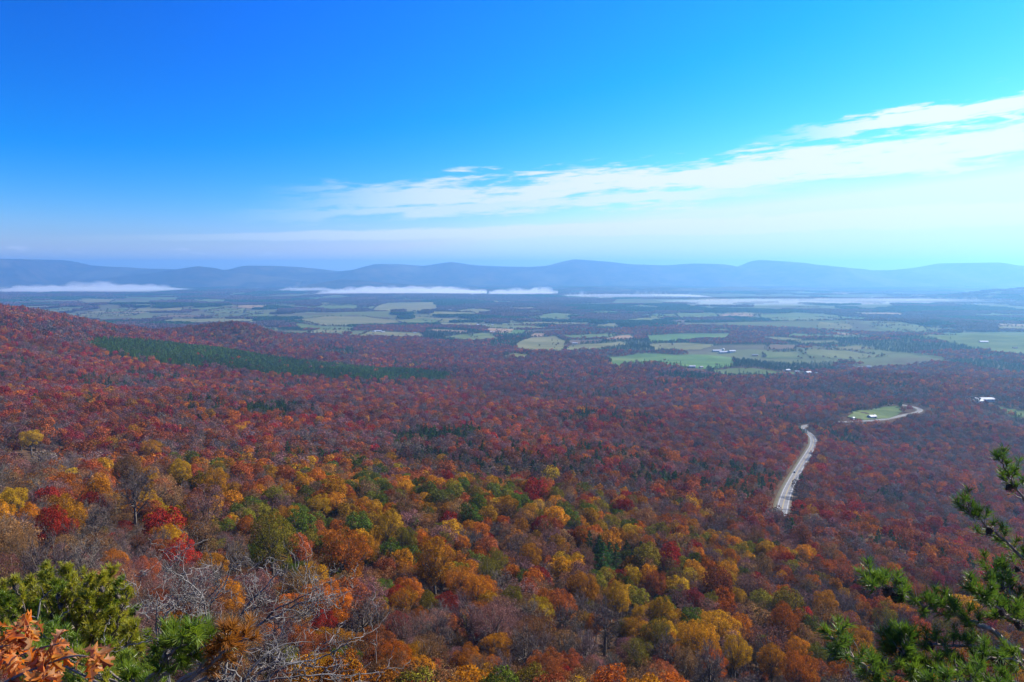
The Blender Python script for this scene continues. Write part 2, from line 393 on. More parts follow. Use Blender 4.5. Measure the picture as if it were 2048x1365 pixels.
# ------------------------------------------------------------------ far mountains
def profile_z(pts, y0, xs):
    X = [(px - 1024) / FPX * y0 for px, _ in pts]; Z = []
    for px, py in pts:
        w = pix_dir(px, py); Z.append(CAMZ + w[2] / w[1] * y0)
    return np.interp(xs, X, Z)
def mountain(name, pts, y0, depth, label, seed, rough=1.0, front=0.5):
    xs0 = (pts[0][0] - 1024) / FPX * y0; xs1 = (pts[-1][0] - 1024) / FPX * y0
    nx = 420; ny = 60
    xs = np.linspace(xs0, xs1, nx); cz = profile_z(pts, y0, xs)
    cz = cz + (fbm(xs, xs * 0, 900, seed, 4) - 0.5) * 26 * rough
    edge = sstep(xs, xs0, xs0 + (xs1 - xs0) * 0.02) * (1 - sstep(xs, xs1 - (xs1 - xs0) * 0.02, xs1))
    t = np.linspace(-1, 1, ny)
    X, T = np.meshgrid(xs, t)
    Y = y0 + T * depth * (0.8 + 0.4 * vnoise(X, X * 0, 5000, seed + 3))
    base = -25.0
    prof = np.clip(1 - np.abs(T) ** 1.35, 0, 1)
    spur = (fbm(X, Y * 0.35, 1700, seed + 7, 4) - 0.5)          # spurs and hollows down the flank
    prof2 = np.clip(prof + spur * 1.9 * rough * np.abs(T) * (1 - np.abs(T)) * 3.2, 0, 1)
    Z = base + (np.maximum(cz, 5) * edge - base) * prof2
    v = np.stack([X, Y, Z], -1).reshape(-1, 3)
    I, J = np.meshgrid(np.arange(ny - 1), np.arange(nx - 1), indexing='ij')
    f = np.stack([I * nx + J, I * nx + J + 1, (I + 1) * nx + J + 1, (I + 1) * nx + J], -1).reshape(-1, 4)
    o = obj(name, mesh_np(name, v, f.ravel(), np.full(len(f), 4), [M['mountain']], None, True))
    tag(o, label, 'mountain', kind='structure'); return o
mountain('mountain_range', [(-900, 532), (-500, 522), (-200, 530), (0, 527), (75, 520), (130, 526), (200, 531), (300, 538), (420, 541), (500, 537), (545, 532), (600, 535), (660, 541), (690, 546), (720, 541),
    (760, 528), (800, 528), (850, 532), (905, 525), (950, 531), (1010, 534), (1060, 535), (1095, 532), (1130, 522), (1150, 518.5), (1200, 523), (1260, 528), (1330, 531), (1385, 527.5), (1440, 529), (1475, 534),
    (1505, 522), (1525, 521), (1580, 526), (1660, 534), (1720, 540), (1780, 541), (1830, 536), (1870, 528), (1935, 526), (1990, 532), (2048, 532), (2300, 526), (2600, 535), (3000, 528)], 16800, 2700,
    'long blue mountain range closing the far side of the valley', 31)
mountain('foothill', [(150, 562), (260, 552), (330, 542), (370, 536.5), (400, 533), (430, 536), (470, 545), (540, 553), (620, 562)], 14600, 1050, 'lower blue foothill with rounded top before the left of the far range', 47, 0.7)
mountain('foothill', [(590, 575), (640, 566), (680, 559), (720, 560), (770, 566), (860, 572), (960, 577)], 12400, 480, 'low dark wooded hill just above the middle fog bank', 53, 0.6)
mountain('foothill', [(1080, 580), (1120, 576), (1180, 573), (1250, 577), (1320, 575), (1400, 578), (1460, 574), (1530, 577), (1590, 577), (1680, 581), (1760, 585)], 11600, 420, 'low dark wooded ridge below the tallest far peak', 59, 0.7)
mountain('foothill', [(1640, 586), (1740, 582), (1830, 580), (1900, 583), (1990, 582), (2100, 585), (2300, 580), (2500, 588)], 11400, 420, 'low dark ridge above the right hand fog layer', 61, 0.6)

# ------------------------------------------------------------------ fields, placed on the valley floor
FIELDS = [  # material, outline in photo pixels, what it is
 ('f_yellow', [(1030, 690), (1062, 676), (1112, 673), (1136, 684), (1128, 704), (1062, 708)], 'yellow green pasture right of the dark pine wood'),
 ('f_green', [(1118, 672), (1240, 668), (1212, 678), (1140, 680)], 'narrow green pasture beyond the yellow green one'),
 ('f_brown', [(1140, 681), (1208, 680), (1204, 686), (1128, 692)], 'brown stubble field among the middle pastures'),
 ('f_yellow', [(1136, 694), (1240, 684), (1262, 692), (1190, 702), (1128, 706)], 'pale pasture below the brown stubble field'),
 ('f_bright', [(1196, 716), (1290, 708), (1350, 711), (1466, 716), (1470, 733), (1400, 738), (1300, 728), (1226, 736)], 'large bright green field in the centre of the valley'),
 ('f_green', [(1416, 740), (1470, 737), (1540, 742), (1600, 748), (1530, 754), (1440, 752)], 'green pasture at the forest edge beside the houses'),
 ('f_bright', [(1292, 673), (1348, 669), (1462, 668), (1452, 680), (1350, 684), (1300, 686)], 'bright green strip field left of the farmsteads'),
 ('f_yellow', [(1296, 690), (1370, 687), (1430, 690), (1400, 700), (1310, 702)], 'dull pasture between the two bright green fields'),
 ('f_green', [(1525, 706), (1600, 704), (1612, 718), (1530, 718)], 'green meadow right of the white farm sheds'),
 ('f_green', [(1612, 702), (1690, 702), (1776, 714), (1700, 720), (1620, 718)], 'long green meadow above the red wood'),
 ('f_yellow', [(1636, 696), (1712, 693), (1760, 699), (1690, 702)], 'small pale meadow above the long green one'),
 ('f_yellow', [(1500, 676), (1560, 675), (1620, 681), (1560, 685)], 'straw coloured strip above the farm sheds'),
 ('f_green', [(1580, 684), (1668, 682), (1680, 688), (1600, 690)], 'thin green strip beside the straw coloured one'),
 ('f_green', [(1742, 655), (1800, 652), (1850, 657), (1870, 667), (1790, 665)], 'green clearing in the dark wood on the right'),
 ('f_green', [(1826, 674), (1900, 667), (2070, 665), (2070, 716), (1990, 708), (1930, 694), (1900, 688)], 'wide pale green field at the right edge of the photo'),
 ('f_yellow', [(1990, 655), (2060, 652), (2060, 662), (2000, 661)], 'small straw field at the right edge'),
 ('f_tan', [(1434, 631), (1470, 627), (1512, 629), (1506, 635), (1450, 636)], 'tan field beyond the long dark wood'),
 ('f_green', [(1516, 630), (1600, 627), (1680, 632), (1690, 642), (1590, 643), (1522, 638)], 'green field beside the far tan field'),
 ('f_green', [(1350, 628), (1430, 626), (1440, 637), (1360, 638)], 'green field left of the far tan field'),
 ('f_tan', [(966, 662), (978, 657), (1028, 659), (1024, 666), (985, 667)], 'orange tan ploughed field beside the dark pine wood'),
 ('f_yellow', [(718, 672), (740, 664), (842, 667), (850, 676), (780, 677)], 'straw coloured pasture with white farm buildings'),
 ('f_yellow', [(596, 640), (650, 634), (730, 634), (800, 642), (814, 650), (720, 653), (640, 652)], 'broad pale pasture left of the centre'),
 ('f_green', [(585, 646), (640, 653), (720, 655), (700, 662), (600, 660)], 'green pasture in front of the broad pale one'),
 ('f_yellow', [(742, 622), (770, 607), (870, 605), (876, 618), (840, 626)], 'pale green pasture in the left middle distance'),
 ('f_green', [(788, 642), (850, 637), (884, 641), (870, 649), (810, 649)], 'small green pasture above the village'),
 ('f_green', [(630, 616), (660, 609), (718, 611), (716, 619), (650, 620)], 'green pasture left of the far clearing'),
 ('f_green', [(1070, 634), (1110, 627), (1148, 629), (1140, 638), (1085, 639)], 'small far green pasture in the centre'),
 ('f_tan', [(1054, 674), (1068, 667), (1092, 668), (1086, 676)], 'small tan stubble patch by the middle pastures'),
 ('f_yellow', [(1188, 656), (1215, 648), (1242, 647), (1236, 656)], 'small pale clearing in the middle woods'),
 ('f_yellow', [(318, 645), (345, 639), (512, 639), (516, 646), (420, 649)], 'long straw coloured field behind the left shoulder'),
 ('f_green', [(408, 624), (440, 617), (492, 618), (488, 627), (430, 628)], 'green field below the far town'),
 ('f_green', [(384, 605), (410, 599), (452, 600), (448, 606)], 'far green field above the town sheds'),
 ('f_green', [(284, 600), (320, 595), (362, 596), (356, 601)], 'farthest green field under the left fog bank'),
 ('f_yellow', [(150, 602), (190, 598), (236, 600), (220, 605), (170, 606)], 'far pale field above the left shoulder'),
 ('f_green', [(880, 676), (920, 670), (985, 672), (1000, 680), (930, 684)], 'green strip along the red forest edge'),
 ('f_yellow', [(1000, 712), (1030, 707), (1058, 711), (1050, 718), (1012, 717)], 'pale clearing inside the red forest'),
 ('f_green', [(1692, 836), (1710, 824), (1752, 818), (1792, 812), (1806, 822), (1780, 836), (1730, 841)], 'roadside meadow around the white house'),
 ('f_green', [(1968, 815), (1990, 813), (2070, 826), (2070, 846), (2020, 834)], 'green meadow at the right edge below the long sheds'),
 ('f_brown', [(1540, 690), (1600, 692), (1590, 700), (1530, 700)], 'brown plot between the farm sheds and the meadow'),
 ('f_yellow', [(905, 622), (960, 618), (990, 622), (950, 628)], 'far straw coloured field in the centre'),
 ('f_green', [(1250, 640), (1300, 636), (1330, 641), (1280, 645)], 'far green field left of the long dark wood'),
 ('f_green', [(480, 634), (520, 629), (560, 633), (520, 637)], 'little green field right of the town'),
]
FPOLY = []
def in_poly(x, y, P):
    x = np.asarray(x); y = np.asarray(y); c_ = np.zeros(x.shape, bool); n = len(P)
    for i in range(n):
        x0, y0 = P[i]; x1, y1 = P[(i + 1) % n]
        if y0 == y1: continue
        k = ((y0 > y) != (y1 > y)) & (x < (x1 - x0) * (y - y0) / (y1 - y0) + x0); c_ ^= k
    return c_
rf = random.Random(4)
# further small fields, hedged plots of the far valley
for k in range(170):
    px = rf.uniform(20, 2040); yy = (3500 if px > 620 else 5200) + 8800 * rf.random() ** 1.35
    X = (px - 1024) / FPX * yy
    w = rf.uniform(45, 190); dpt = rf.uniform(45, 170); ang = rf.uniform(-0.5, 0.5)
    P = []
    for sx, sy in ((-1, -1), (0.1, -1.1), (1, -1), (1.1, 0), (1, 1), (-0.2, 0.9), (-1, 1)):
        a = sx * w * rf.uniform(0.75, 1.2); b = sy * dpt * rf.uniform(0.75, 1.2)
        P.append((X + a * math.cos(ang) - b * math.sin(ang), yy + a * math.sin(ang) + b * math.cos(ang)))
    FPOLY.append((rf.choice(['f_green', 'f_green', 'f_yellow', 'f_yellow', 'f_bright', 'f_tan', 'f_brown']), P, None))
for mk, pix, lab in FIELDS:
    FPOLY.append((mk, [ground_at(*p) for p in pix], lab))
def drape(name, P, m, lift, cut):
    """a polygon cut into a mesh that follows the ground, with slightly wandering edges"""
    bm = bmesh.new()
    vs = [bm.verts.new((x, y, 0)) for x, y in P]
    bm.faces.new(vs); bmesh.ops.triangulate(bm, faces=bm.faces[:])
    for _ in range(7):
        e = [e for e in bm.edges if e.calc_length() > cut]
        if not e or len(bm.faces) > 1500: break
        bmesh.ops.subdivide_edges(bm, edges=e, cuts=1); bmesh.ops.triangulate(bm, faces=[f for f in bm.faces if len(f.verts) > 3])
    co = np.array([v.co[:] for v in bm.verts]); wob = cut * 0.25
    bd = np.array([v.is_boundary for v in bm.verts])
    x = co[:, 0] + bd * (vnoise(co[:, 0], co[:, 1], cut * 1.2, 71) - 0.5) * wob; y = co[:, 1] + bd * (vnoise(co[:, 0], co[:, 1], cut * 1.2, 72) - 0.5) * wob
    z = h_all(x, y) + lift
    for v, a, b, c_ in zip(bm.verts, x, y, z): v.co = (a, b, c_)
    bmesh.ops.recalc_face_normals(bm, faces=bm.faces[:])
    me = bpy.data.meshes.new(name); bm.to_mesh(me); bm.free(); me.materials.append(m)
    if len(me.polygons) and me.polygons[0].normal.z < 0: me.flip_normals()
    return me
for k, (mk, P, lab) in enumerate(FPOLY):
    dd = np.mean([math.hypot(*p) for p in P])
    o = obj('field', drape('field', P, M[mk], 0.35 + 0.02 * k / 10 + dd * 0.00018, max(25, dd * 0.022)))
    tag(o, lab or 'small hedged farm field on the far valley floor', 'field', 'plots of the far valley' if not lab else None, 'structure')

# ------------------------------------------------------------------ where the farm buildings stand (photo pixel, width, length, eaves, turn, wall, roof, kind, description)
BUILD = [(1434, 704, 15, 46, 4.5, 0.15, 'wall_grey', 'roof_white', 'farm_shed', 'leftmost white roofed shed of the central farm'), (1450, 707, 16, 60, 4.5, 0.1, 'wall_white', 'roof_white', 'farm_shed', 'longest white shed in the middle of the central farm'),
 (1464, 705, 14, 34, 5, 0.3, 'wall_white', 'roof_white', 'barn', 'white barn at the right end of the central farm'), (1446, 701, 12, 26, 5, 1.2, 'wall_white', 'roof_grey', 'barn', 'grey roofed barn at the back of the central farm'),
 (1510, 713, 11, 28, 4.5, -0.2, 'wall_brick', 'roof_grey', 'barn', 'brown barn right of the central farm'), (1575, 743, 10, 20, 4, 0.4, 'wall_white', 'roof_white', 'farmhouse', 'white house at the left end of the row by the forest edge'),
 (1594, 746, 10, 18, 4, 0.1, 'wall_white', 'roof_grey', 'farmhouse', 'second house of the row by the forest edge'), (1616, 748, 12, 24, 4.5, 0.5, 'wall_grey', 'roof_white', 'barn', 'white roofed barn in the row by the forest edge'),
 (1637, 750, 10, 22, 4, -0.6, 'wall_white', 'roof_white', 'farmhouse', 'white house at the right end of the row by the forest edge'), (1384, 736, 10, 24, 4, 0.1, 'wall_white', 'roof_white', 'farmhouse', 'white house on the lower edge of the large bright green field'),
 (1402, 737, 9, 16, 4, 0.6, 'wall_brick', 'roof_grey', 'farmhouse', 'small brick house on the lower edge of the large bright green field'), (1744, 834, 10, 17, 4.2, 0.35, 'wall_white', 'roof_white', 'farmhouse', 'white house standing in the roadside meadow'),
 (1706, 838, 4.5, 8, 3, 0.8, 'wall_white', 'roof_white', 'farm_shed', 'tiny white shed left of the house in the roadside meadow'), (1968, 803, 14, 52, 4.5, 0.05, 'wall_white', 'roof_white', 'farm_shed', 'long white shed near the right edge above the meadow'),
 (1955, 806, 12, 30, 4, 0.15, 'wall_grey', 'roof_white', 'farm_shed', 'shorter white shed left of the long one near the right edge'), (756, 664, 14, 46, 4.5, 0.1, 'wall_white', 'roof_white', 'farm_shed', 'white shed on the straw coloured pasture left of centre'),
 (766, 666, 11, 24, 4.5, 0.7, 'wall_white', 'roof_grey', 'farmhouse', 'farmhouse beside the shed on the straw coloured pasture'), (748, 665, 10, 20, 4, -0.4, 'wall_white', 'roof_white', 'barn', 'small white barn left of the shed on the straw coloured pasture'),
 (830, 668, 10, 20, 4, 0.2, 'wall_white', 'roof_grey', 'farmhouse', 'lone house at the right end of the straw coloured pasture'), (432, 607, 26, 130, 6, 0.05, 'wall_white', 'roof_white', 'farm_shed', 'very long white shed in the far town on the left'),
 (412, 606, 20, 60, 6, 0.1, 'wall_white', 'roof_white', 'farm_shed', 'white shed at the left end of the far town'), (470, 607, 18, 70, 5, -0.1, 'wall_brick', 'roof_white', 'farm_shed', 'white roofed shed in the middle of the far town'),
 (500, 608, 16, 50, 5, 0.1, 'wall_white', 'roof_grey', 'farm_shed', 'grey roofed shed right of the middle of the far town'), (545, 608, 16, 44, 5, 0.1, 'wall_white', 'roof_white', 'farm_shed', 'white shed at the right end of the far town'),
 (1967, 686, 14, 48, 5, 0.05, 'wall_white', 'roof_white', 'barn', 'white barn alone on the wide pale field at the right edge'), (2030, 698, 10, 24, 4, 0.05, 'wall_brick', 'roof_dark', 'farmhouse', 'dark roofed house on the wide pale field at the right edge'),
 (985, 666, 10, 30, 4, 0.0, 'wall_white', 'roof_white', 'farm_shed', 'white shed at the lower edge of the orange tan field'), (940, 652, 10, 18, 4, 0.1, 'wall_white', 'roof_grey', 'farmhouse', 'leftmost house of the village above the orange tan field'),
 (955, 651, 10, 18, 4, 0.5, 'wall_white', 'roof_white', 'farmhouse', 'second house of the village above the orange tan field'), (970, 652, 10, 18, 4, -0.3, 'wall_brick', 'roof_white', 'farmhouse', 'third house of the village above the orange tan field'),
 (985, 651, 10, 18, 4, 0.2, 'wall_white', 'roof_white', 'farmhouse', 'rightmost house of the village above the orange tan field'), (1720, 737, 9, 18, 4, 0.3, 'wall_white', 'roof_grey', 'farmhouse', 'left house half hidden in the red wood on the right'),
 (1738, 736, 9, 16, 4, -0.3, 'wall_white', 'roof_white', 'farmhouse', 'right house half hidden in the red wood on the right'), (1800, 752, 9, 20, 4, 0.2, 'wall_brick', 'roof_grey', 'farmhouse', 'brick house in the upper wood near the right edge'),
 (1660, 641, 14, 40, 5, 0.1, 'wall_white', 'roof_white', 'barn', 'far white barn at the right end of the green field beside the tan one'), (1505, 640, 12, 30, 5, 0.1, 'wall_white', 'roof_white', 'barn', 'far white barn below the tan field'),
 (900, 622, 20, 60, 5, 0.1, 'wall_white', 'roof_white', 'farm_shed', 'far white shed left of the centre straw field'), (1150, 689, 10, 28, 4.5, 0.0, 'wall_white', 'roof_white', 'barn', 'white barn on the pale pasture below the brown stubble')]
BPOS = [ground_at(b[0], b[1]) for b in BUILD]
# ------------------------------------------------------------------ highway
def strip(name, path, offs, lifts, m, s0=0, s1=None):
    """ribbon along the road between sideways offsets"""
    p = path[s0:s1]; t = np.gradient(p[:, :2], axis=0); t /= np.linalg.norm(t, axis=1)[:, None]
    nrm = np.stack([t[:, 1], -t[:, 0]], 1); k = len(offs)
    v = np.stack([np.column_stack([p[:, :2] + nrm * o, p[:, 2] + l]) for o, l in zip(offs, lifts)], 1).reshape(-1, 3)
    f = [(i * k + j, i * k + j + 1, (i + 1) * k + j + 1, (i + 1) * k + j) for i in range(len(p) - 1) for j in range(k - 1)]
    return mesh_np(name, v, np.array(f).ravel(), np.full(len(f), 4), [m], None, False)
M['asphalt'] = diffuse_mat('worn_grey_asphalt', (0.12, 0.118, 0.12), (0.18, 0.176, 0.175), 0.12, 0.9, 0.2, 'Object')
M['verge'] = diffuse_mat('mown_roadside_verge', (0.125, 0.092, 0.052), (0.085, 0.085, 0.038), 0.06)
M['shoulder'] = diffuse_mat('leaf_strewn_shoulder', (0.07, 0.05, 0.035), (0.11, 0.08, 0.05), 0.2)
M['white_line'] = diffuse_mat('white_road_paint', (0.52, 0.52, 0.50)); M['yellow_line'] = diffuse_mat('yellow_road_paint', (0.36, 0.27, 0.10))
seg = np.r_[0, np.cumsum(np.hypot(*np.diff(ROAD[:, :2], axis=0).T))]
sd = np.arange(0, seg[-1], 4.0); RD = np.stack([np.interp(sd, seg, ROAD[:, i]) for i in range(3)], 1)
HW = 4.1
road = obj('road', strip('road', RD, [-HW, 0, HW], [0.55, 0.68, 0.55], M['asphalt'])); tag(road, 'grey two lane highway curving down through the red forest', 'road', kind='structure')
tag(obj('verge', strip('verge', RD, [-HW - 4.5, -HW - 1.4, -HW + 0.05], [-0.6, 0.42, 0.5], M['verge'])), 'tan mown verge along the left side of the highway', 'verge', kind='structure')
tag(obj('verge', strip('verge', RD, [HW - 0.05, HW + 0.5, HW + 3.0], [0.5, 0.42, -0.8], M['shoulder'])), 'narrow leaf strewn shoulder along the right side of the highway', 'verge', kind='structure')
for nm, o_, m_ in (('edge_line', -HW + 0.9, 'white_line'), ('edge_line', HW - 0.9, 'white_line'), ('centre_line', -0.22, 'yellow_line'), ('centre_line', 0.22, 'yellow_line')):
    z_ = 0.68 - 0.13 * abs(o_) / HW + 0.03
    obj(nm, strip(nm, RD, [o_ - 0.1, o_ + 0.1], [z_, z_], M[m_]), road)

# ------------------------------------------------------------------ tree shapes
def unit(a): return a / (np.linalg.norm(a, axis=-1, keepdims=True) + 1e-9)
def leaf_faces(rng, pos, nrm, size, jit=0.7, asp=0.62):
    """leaf sprays: pointed four cornered faces turned roughly along nrm"""
    n = len(pos); nr = unit(nrm + rng.normal(0, jit, (n, 3)))
    a = unit(np.cross(nr, rng.normal(0, 1, (n, 3)))); b = np.cross(nr, a)
    s = size * rng.uniform(0.6, 1.35, (n, 1))
    bend = nr * s * rng.uniform(-0.25, 0.25, (n, 1))
    v = np.stack([pos - a * s * 0.5, pos + b * s * asp * 0.5 + bend, pos + a * s * 0.5, pos - b * s * asp * 0.5 + bend], 1).reshape(-1, 3)
    return v, np.arange(n * 4).reshape(n, 4)
def lobes_of(rng, Rr, H, n, squat=1.0):
    """billows of a crown: centres and radii"""
    z0 = H * 0.62; c_ = []; r_ = []
    for i in range(n):
        u = (i + 0.5) / n; ph = i * 2.399963 + rng.uniform(-0.5, 0.5)
        el = math.asin(np.clip(-0.72 + 1.70 * u, -1, 1)); k = rng.uniform(0.48, 0.82)
        c_.append((Rr * k * math.cos(el) * math.cos(ph), Rr * k * math.cos(el) * math.sin(ph), z0 + H * 0.27 * squat * math.sin(el) * rng.uniform(0.8, 1.15)))
        r_.append(Rr * rng.uniform(0.20, 0.44) * min(1.0, (15.0 / n) ** 0.5 * 1.08))
    c_.append((0, 0, z0 + H * 0.05)); r_.append(Rr * 0.5)
    return np.array(c_), np.array(r_)
def crown_leaves(rng, c_, r_, n, size, fill=0.25, up=0.25):
    pr = r_ ** 2; pr = pr / pr.sum(); out_p = []; out_n = []; got = 0
    ctr = c_.mean(0)
    while got < n:
        k = rng.choice(len(r_), n, p=pr); d = unit(rng.normal(0, 1, (n, 3)) + np.array([0, 0, up]) + unit(c_[k] - ctr) * 0.45)
        rad = r_[k][:, None] * np.where(rng.random((n, 1)) < fill, rng.uniform(0.3, 1, (n, 1)), rng.uniform(0.74, 1.14, (n, 1)))
        p = c_[k] + d * rad * np.array([1, 1, 0.85])
        dist = np.linalg.norm(p[:, None, :] - c_[None], axis=2) / r_[None]; dist[np.arange(n), k] = 9
        keep = dist.min(1) > 0.72
        # gaps between sprays
        keep &= rng.random(n) < 0.30 + 0.70 * (np.sin(p[:, 0] * 2.1 / size ** 0.3 + k) * np.sin(p[:, 1] * 2.3 / size ** 0.3 + 2 * k) * np.sin(p[:, 2] * 2.7 / size ** 0.3) > 0.0)
        out_p.append(p[keep]); out_n.append(d[keep]); got += keep.sum()
    return np.concatenate(out_p)[:n], np.concatenate(out_n)[:n]
def limbs(rng, mb, c_, r_, H, Rr, sub=5, twigs=0, mi=0, tr=1.0, twr=0.012, mi_t=1):
    """trunk, a limb to each billow, branches and twigs inside it"""
    lean = rng.normal(0, 0.02 * H, 2)
    th = H * 0.62; zz = np.linspace(-0.8, th, 6)
    tp = np.column_stack([lean[0] * (zz / th) ** 2, lean[1] * (zz / th) ** 2, zz]); base = 0.026 * H * tr
    mb.tube(tp, np.linspace(base * 1.25, base * 0.45, 6), 6, mi)
    tw_a = []; tw_b = []
    for k in range(len(c_)):
        f = rng.uniform(0.38, 0.8); st = np.array([np.interp(th * f, zz, tp[:, 0]), np.interp(th * f, zz, tp[:, 1]), th * f])
        e = c_[k]; mid = (st + e) / 2 + rng.normal(0, 0.04 * H, 3) + np.array([0, 0, -0.02 * H])
        mb.tube([st, mid, e], [base * 0.42, base * 0.28, base * 0.15], 4, mi)
        for s_ in range(sub):
            a0 = mid + (e - mid) * rng.uniform(0.1, 1.0); dd = unit(rng.normal(0, 1, 3) + (e - np.array([0, 0, H * 0.55])) / Rr * 0.9 + np.array([0, 0, 0.5]))
            b0 = a0 + dd * r_[k] * rng.uniform(0.8, 1.25); m0 = (a0 + b0) / 2 + rng.normal(0, 0.03 * H, 3) * 0.5
            mb.tube([a0, m0, b0], [base * 0.14, base * 0.09, base * 0.03], 3, mi)
            if twigs:
                t_ = rng.uniform(0.15, 1.0, twigs)[:, None]; aa = np.where(t_ < 0.5, a0 + (m0 - a0) * t_ * 2, m0 + (b0 - m0) * (t_ * 2 - 1))
                d2 = unit(dd[None] * 0.9 + rng.normal(0, 0.75, (twigs, 3)) + np.array([0, 0, 0.35]))
                tw_a.append(aa); tw_b.append(aa + d2 * r_[k] * rng.uniform(0.25, 0.62, (twigs, 1)))
    if twigs:
        a_ = np.concatenate(tw_a); b_ = np.concatenate(tw_b); n = len(a_)
        sd_ = unit(np.cross(b_ - a_, rng.normal(0, 1, (n, 3)))) * twr
        v = np.stack([a_ - sd_, a_ + sd_, b_ + sd_ * 0.3, b_ - sd_ * 0.3], 1).reshape(-1, 3)
        return v, np.arange(n * 4).reshape(n, 4)
    return None
def broadleaf(seed, Rr, H, nl, nleaf, lsize, sub, twigs, twr, squat=1.0, fill=0.25, wood=True):
    """returns (wood mesh data, crown mesh data) as MB pair"""
    rng = np.random.default_rng(seed); c_, r_ = lobes_of(rng, Rr, H, nl, squat)
    w = MB(); cr = MB()
    tw = limbs(rng, w, c_, r_, H, Rr, sub, twigs, 0, 1.0, twr) if wood else None
    if nleaf:
        p, n_ = crown_leaves(rng, c_, r_, nleaf, lsize, fill); v, f = leaf_faces(rng, p, n_, lsize); cr.add(v, f, 0)
    if tw is not None: cr.add(tw[0], tw[1], 1)
    return w, cr
def conifer(seed, Rr, H, nb, nleaf, lsize, wood=True):
    """pine: tiers of boughs, irregular, narrowing upwards"""
    rng = np.random.default_rng(seed); w = MB(); cr = MB()
    if wood: w.tube([(0, 0, -0.8), (0.1, 0, H * 0.5), (0, 0.05, H * 0.98)], [H * 0.018, H * 0.012, H * 0.003], 5)
    P = []; N_ = []
    per = max(4, nleaf // nb)
    for i in range(nb):
        u = (i + 0.5) / nb; z = H * (0.22 + 0.76 * u); L = Rr * (1 - u) ** 0.75 * rng.uniform(0.65, 1.15) + 0.25; ph = i * 2.399963 + rng.uniform(-0.4, 0.4)
        d = np.array([math.cos(ph), math.sin(ph), rng.uniform(-0.05, 0.3)])
        if wood: w.tube([(0, 0, z), tuple(np.array([0, 0, z]) + d * L * 0.9)], [H * 0.006, H * 0.002], 3)
        t_ = rng.uniform(0.25, 1.05, (per, 1)) ** 0.7
        p = np.array([0, 0, z]) + d * L * t_ + rng.normal(0, 1, (per, 3)) * np.array([0.2, 0.2, 0.11]) * (0.45 * L + 0.4)
        P.append(p); N_.append(np.tile(np.array([0, 0, 1.0]) + d * 0.5, (per, 1)))
    v, f = leaf_faces(rng, np.concatenate(P), np.concatenate(N_), lsize, 0.6, 0.5); cr.add(v, f, 0)
    return w, cr
LEAFM = {'leaf': [M['leaf'], M['twig']], 'pine': [M['pine'], M['twig']]}
# near shapes (wood and crown apart): used by the trees that stand as single things
SHAPES = {}
def keep_shape(key, pair, kindm='leaf'):
    w, cr = pair
    SHAPES[key] = (w.mesh('trunk', [M['bark']], True), cr.mesh('crown', LEAFM[kindm]))
for i in range(6): keep_shape(('full', i, 0), broadleaf(100 + i, 5.2, 13, 36 + 4 * (i % 3), 12500, 0.21, 3, 8, 0.016, 0.9 + 0.06 * i))
for i in range(4): keep_shape(('full', i, -1), broadleaf(170 + i, 5.2, 13, 44, 30000, 0.125, 3, 10, 0.012))
for i in range(2): keep_shape(('thin', i, -1), broadleaf(180 + i, 5.2, 13, 30, 13000, 0.12, 5, 26, 0.011, 1.0, 0.4))
for i in range(4): keep_shape(('thin', i, 0), broadleaf(120 + i, 5.2, 13, 26, 5200, 0.20, 6, 22, 0.016, 1.0, 0.4))
for i in range(4): keep_shape(('bare', i, 0), broadleaf(140 + i, 5.0, 13.5, 15, 420, 0.18, 9, 34, 0.018, 1.05, 0.5))
for i in range(3): keep_shape(('pine', i, 0), conifer(160 + i, 3.6, 15, 44, 7000, 0.34), 'pine')
# forest shapes: wood and crown in one mesh, three grades by distance
PROTO = bpy.data.collections.new('forest_shapes')       # not part of the scene itself
PIDX = {}
def add_proto(key, w, cr, kindm):
    mb = MB()
    for src, off in ((w, 0), (cr, 1)):
        for v, l, s_, m_ in zip(src.v, src.l, src.s, src.m):
            pass
    vs = []; ls = []; ss = []; ms = []; n = 0
    for src, off in ((w, 0), (cr, 1)):
        if src.n == 0: continue
        vs.append(np.concatenate(src.v)); ls.append(np.concatenate(src.l) + n); ss.append(np.concatenate(src.s)); ms.append(np.concatenate(src.m) + off); n += src.n
    me = mesh_np('shape', np.concatenate(vs), np.concatenate(ls), np.concatenate(ss), [M['bark']] + LEAFM[kindm], np.concatenate(ms))
    idx = len(PIDX); o = bpy.data.objects.new('shape_%03d' % idx, me); PROTO.objects.link(o); PIDX[key] = idx
for i in range(5): add_proto(('full', i, 1), *broadleaf(200 + i, 5.2, 13, 30, 3300, 0.42, 1, 4, 0.03), 'leaf')
for i in range(4): add_proto(('thin', i, 1), *broadleaf(220 + i, 5.2, 13, 14, 1700, 0.36, 4, 9, 0.03, 1.0, 0.4), 'leaf')
for i in range(4): add_proto(('bare', i, 1), *broadleaf(240 + i, 5.0, 13, 14, 260, 0.30, 6, 16, 0.035, 1.0, 0.5), 'leaf')
for i in range(3): add_proto(('pine', i, 1), *conifer(260 + i, 3.6, 15, 36, 1700, 0.62), 'pine')
for i in range(4): add_proto(('full', i, 2), *broadleaf(300 + i, 5.3, 12.5, 20, 620, 0.92, 0, 0, 0.03, wood=False), 'leaf')
for i in range(4): add_proto(('thin', i, 2), *broadleaf(320 + i, 5.3, 12.5, 13, 400, 0.88, 2, 4, 0.06, 1.0, 0.3), 'leaf')
for i in range(3): add_proto(('pine', i, 2), *conifer(360 + i, 3.4, 14, 22, 280, 1.35), 'pine')
for i in range(3): add_proto(('full', i, 3), *broadleaf(400 + i, 5.6, 12, 9, 120, 2.1, 0, 0, 0.03, wood=False), 'leaf')
for i in range(2): add_proto(('pine', i, 3), *conifer(460 + i, 3.6, 14, 12, 90, 2.3), 'pine')
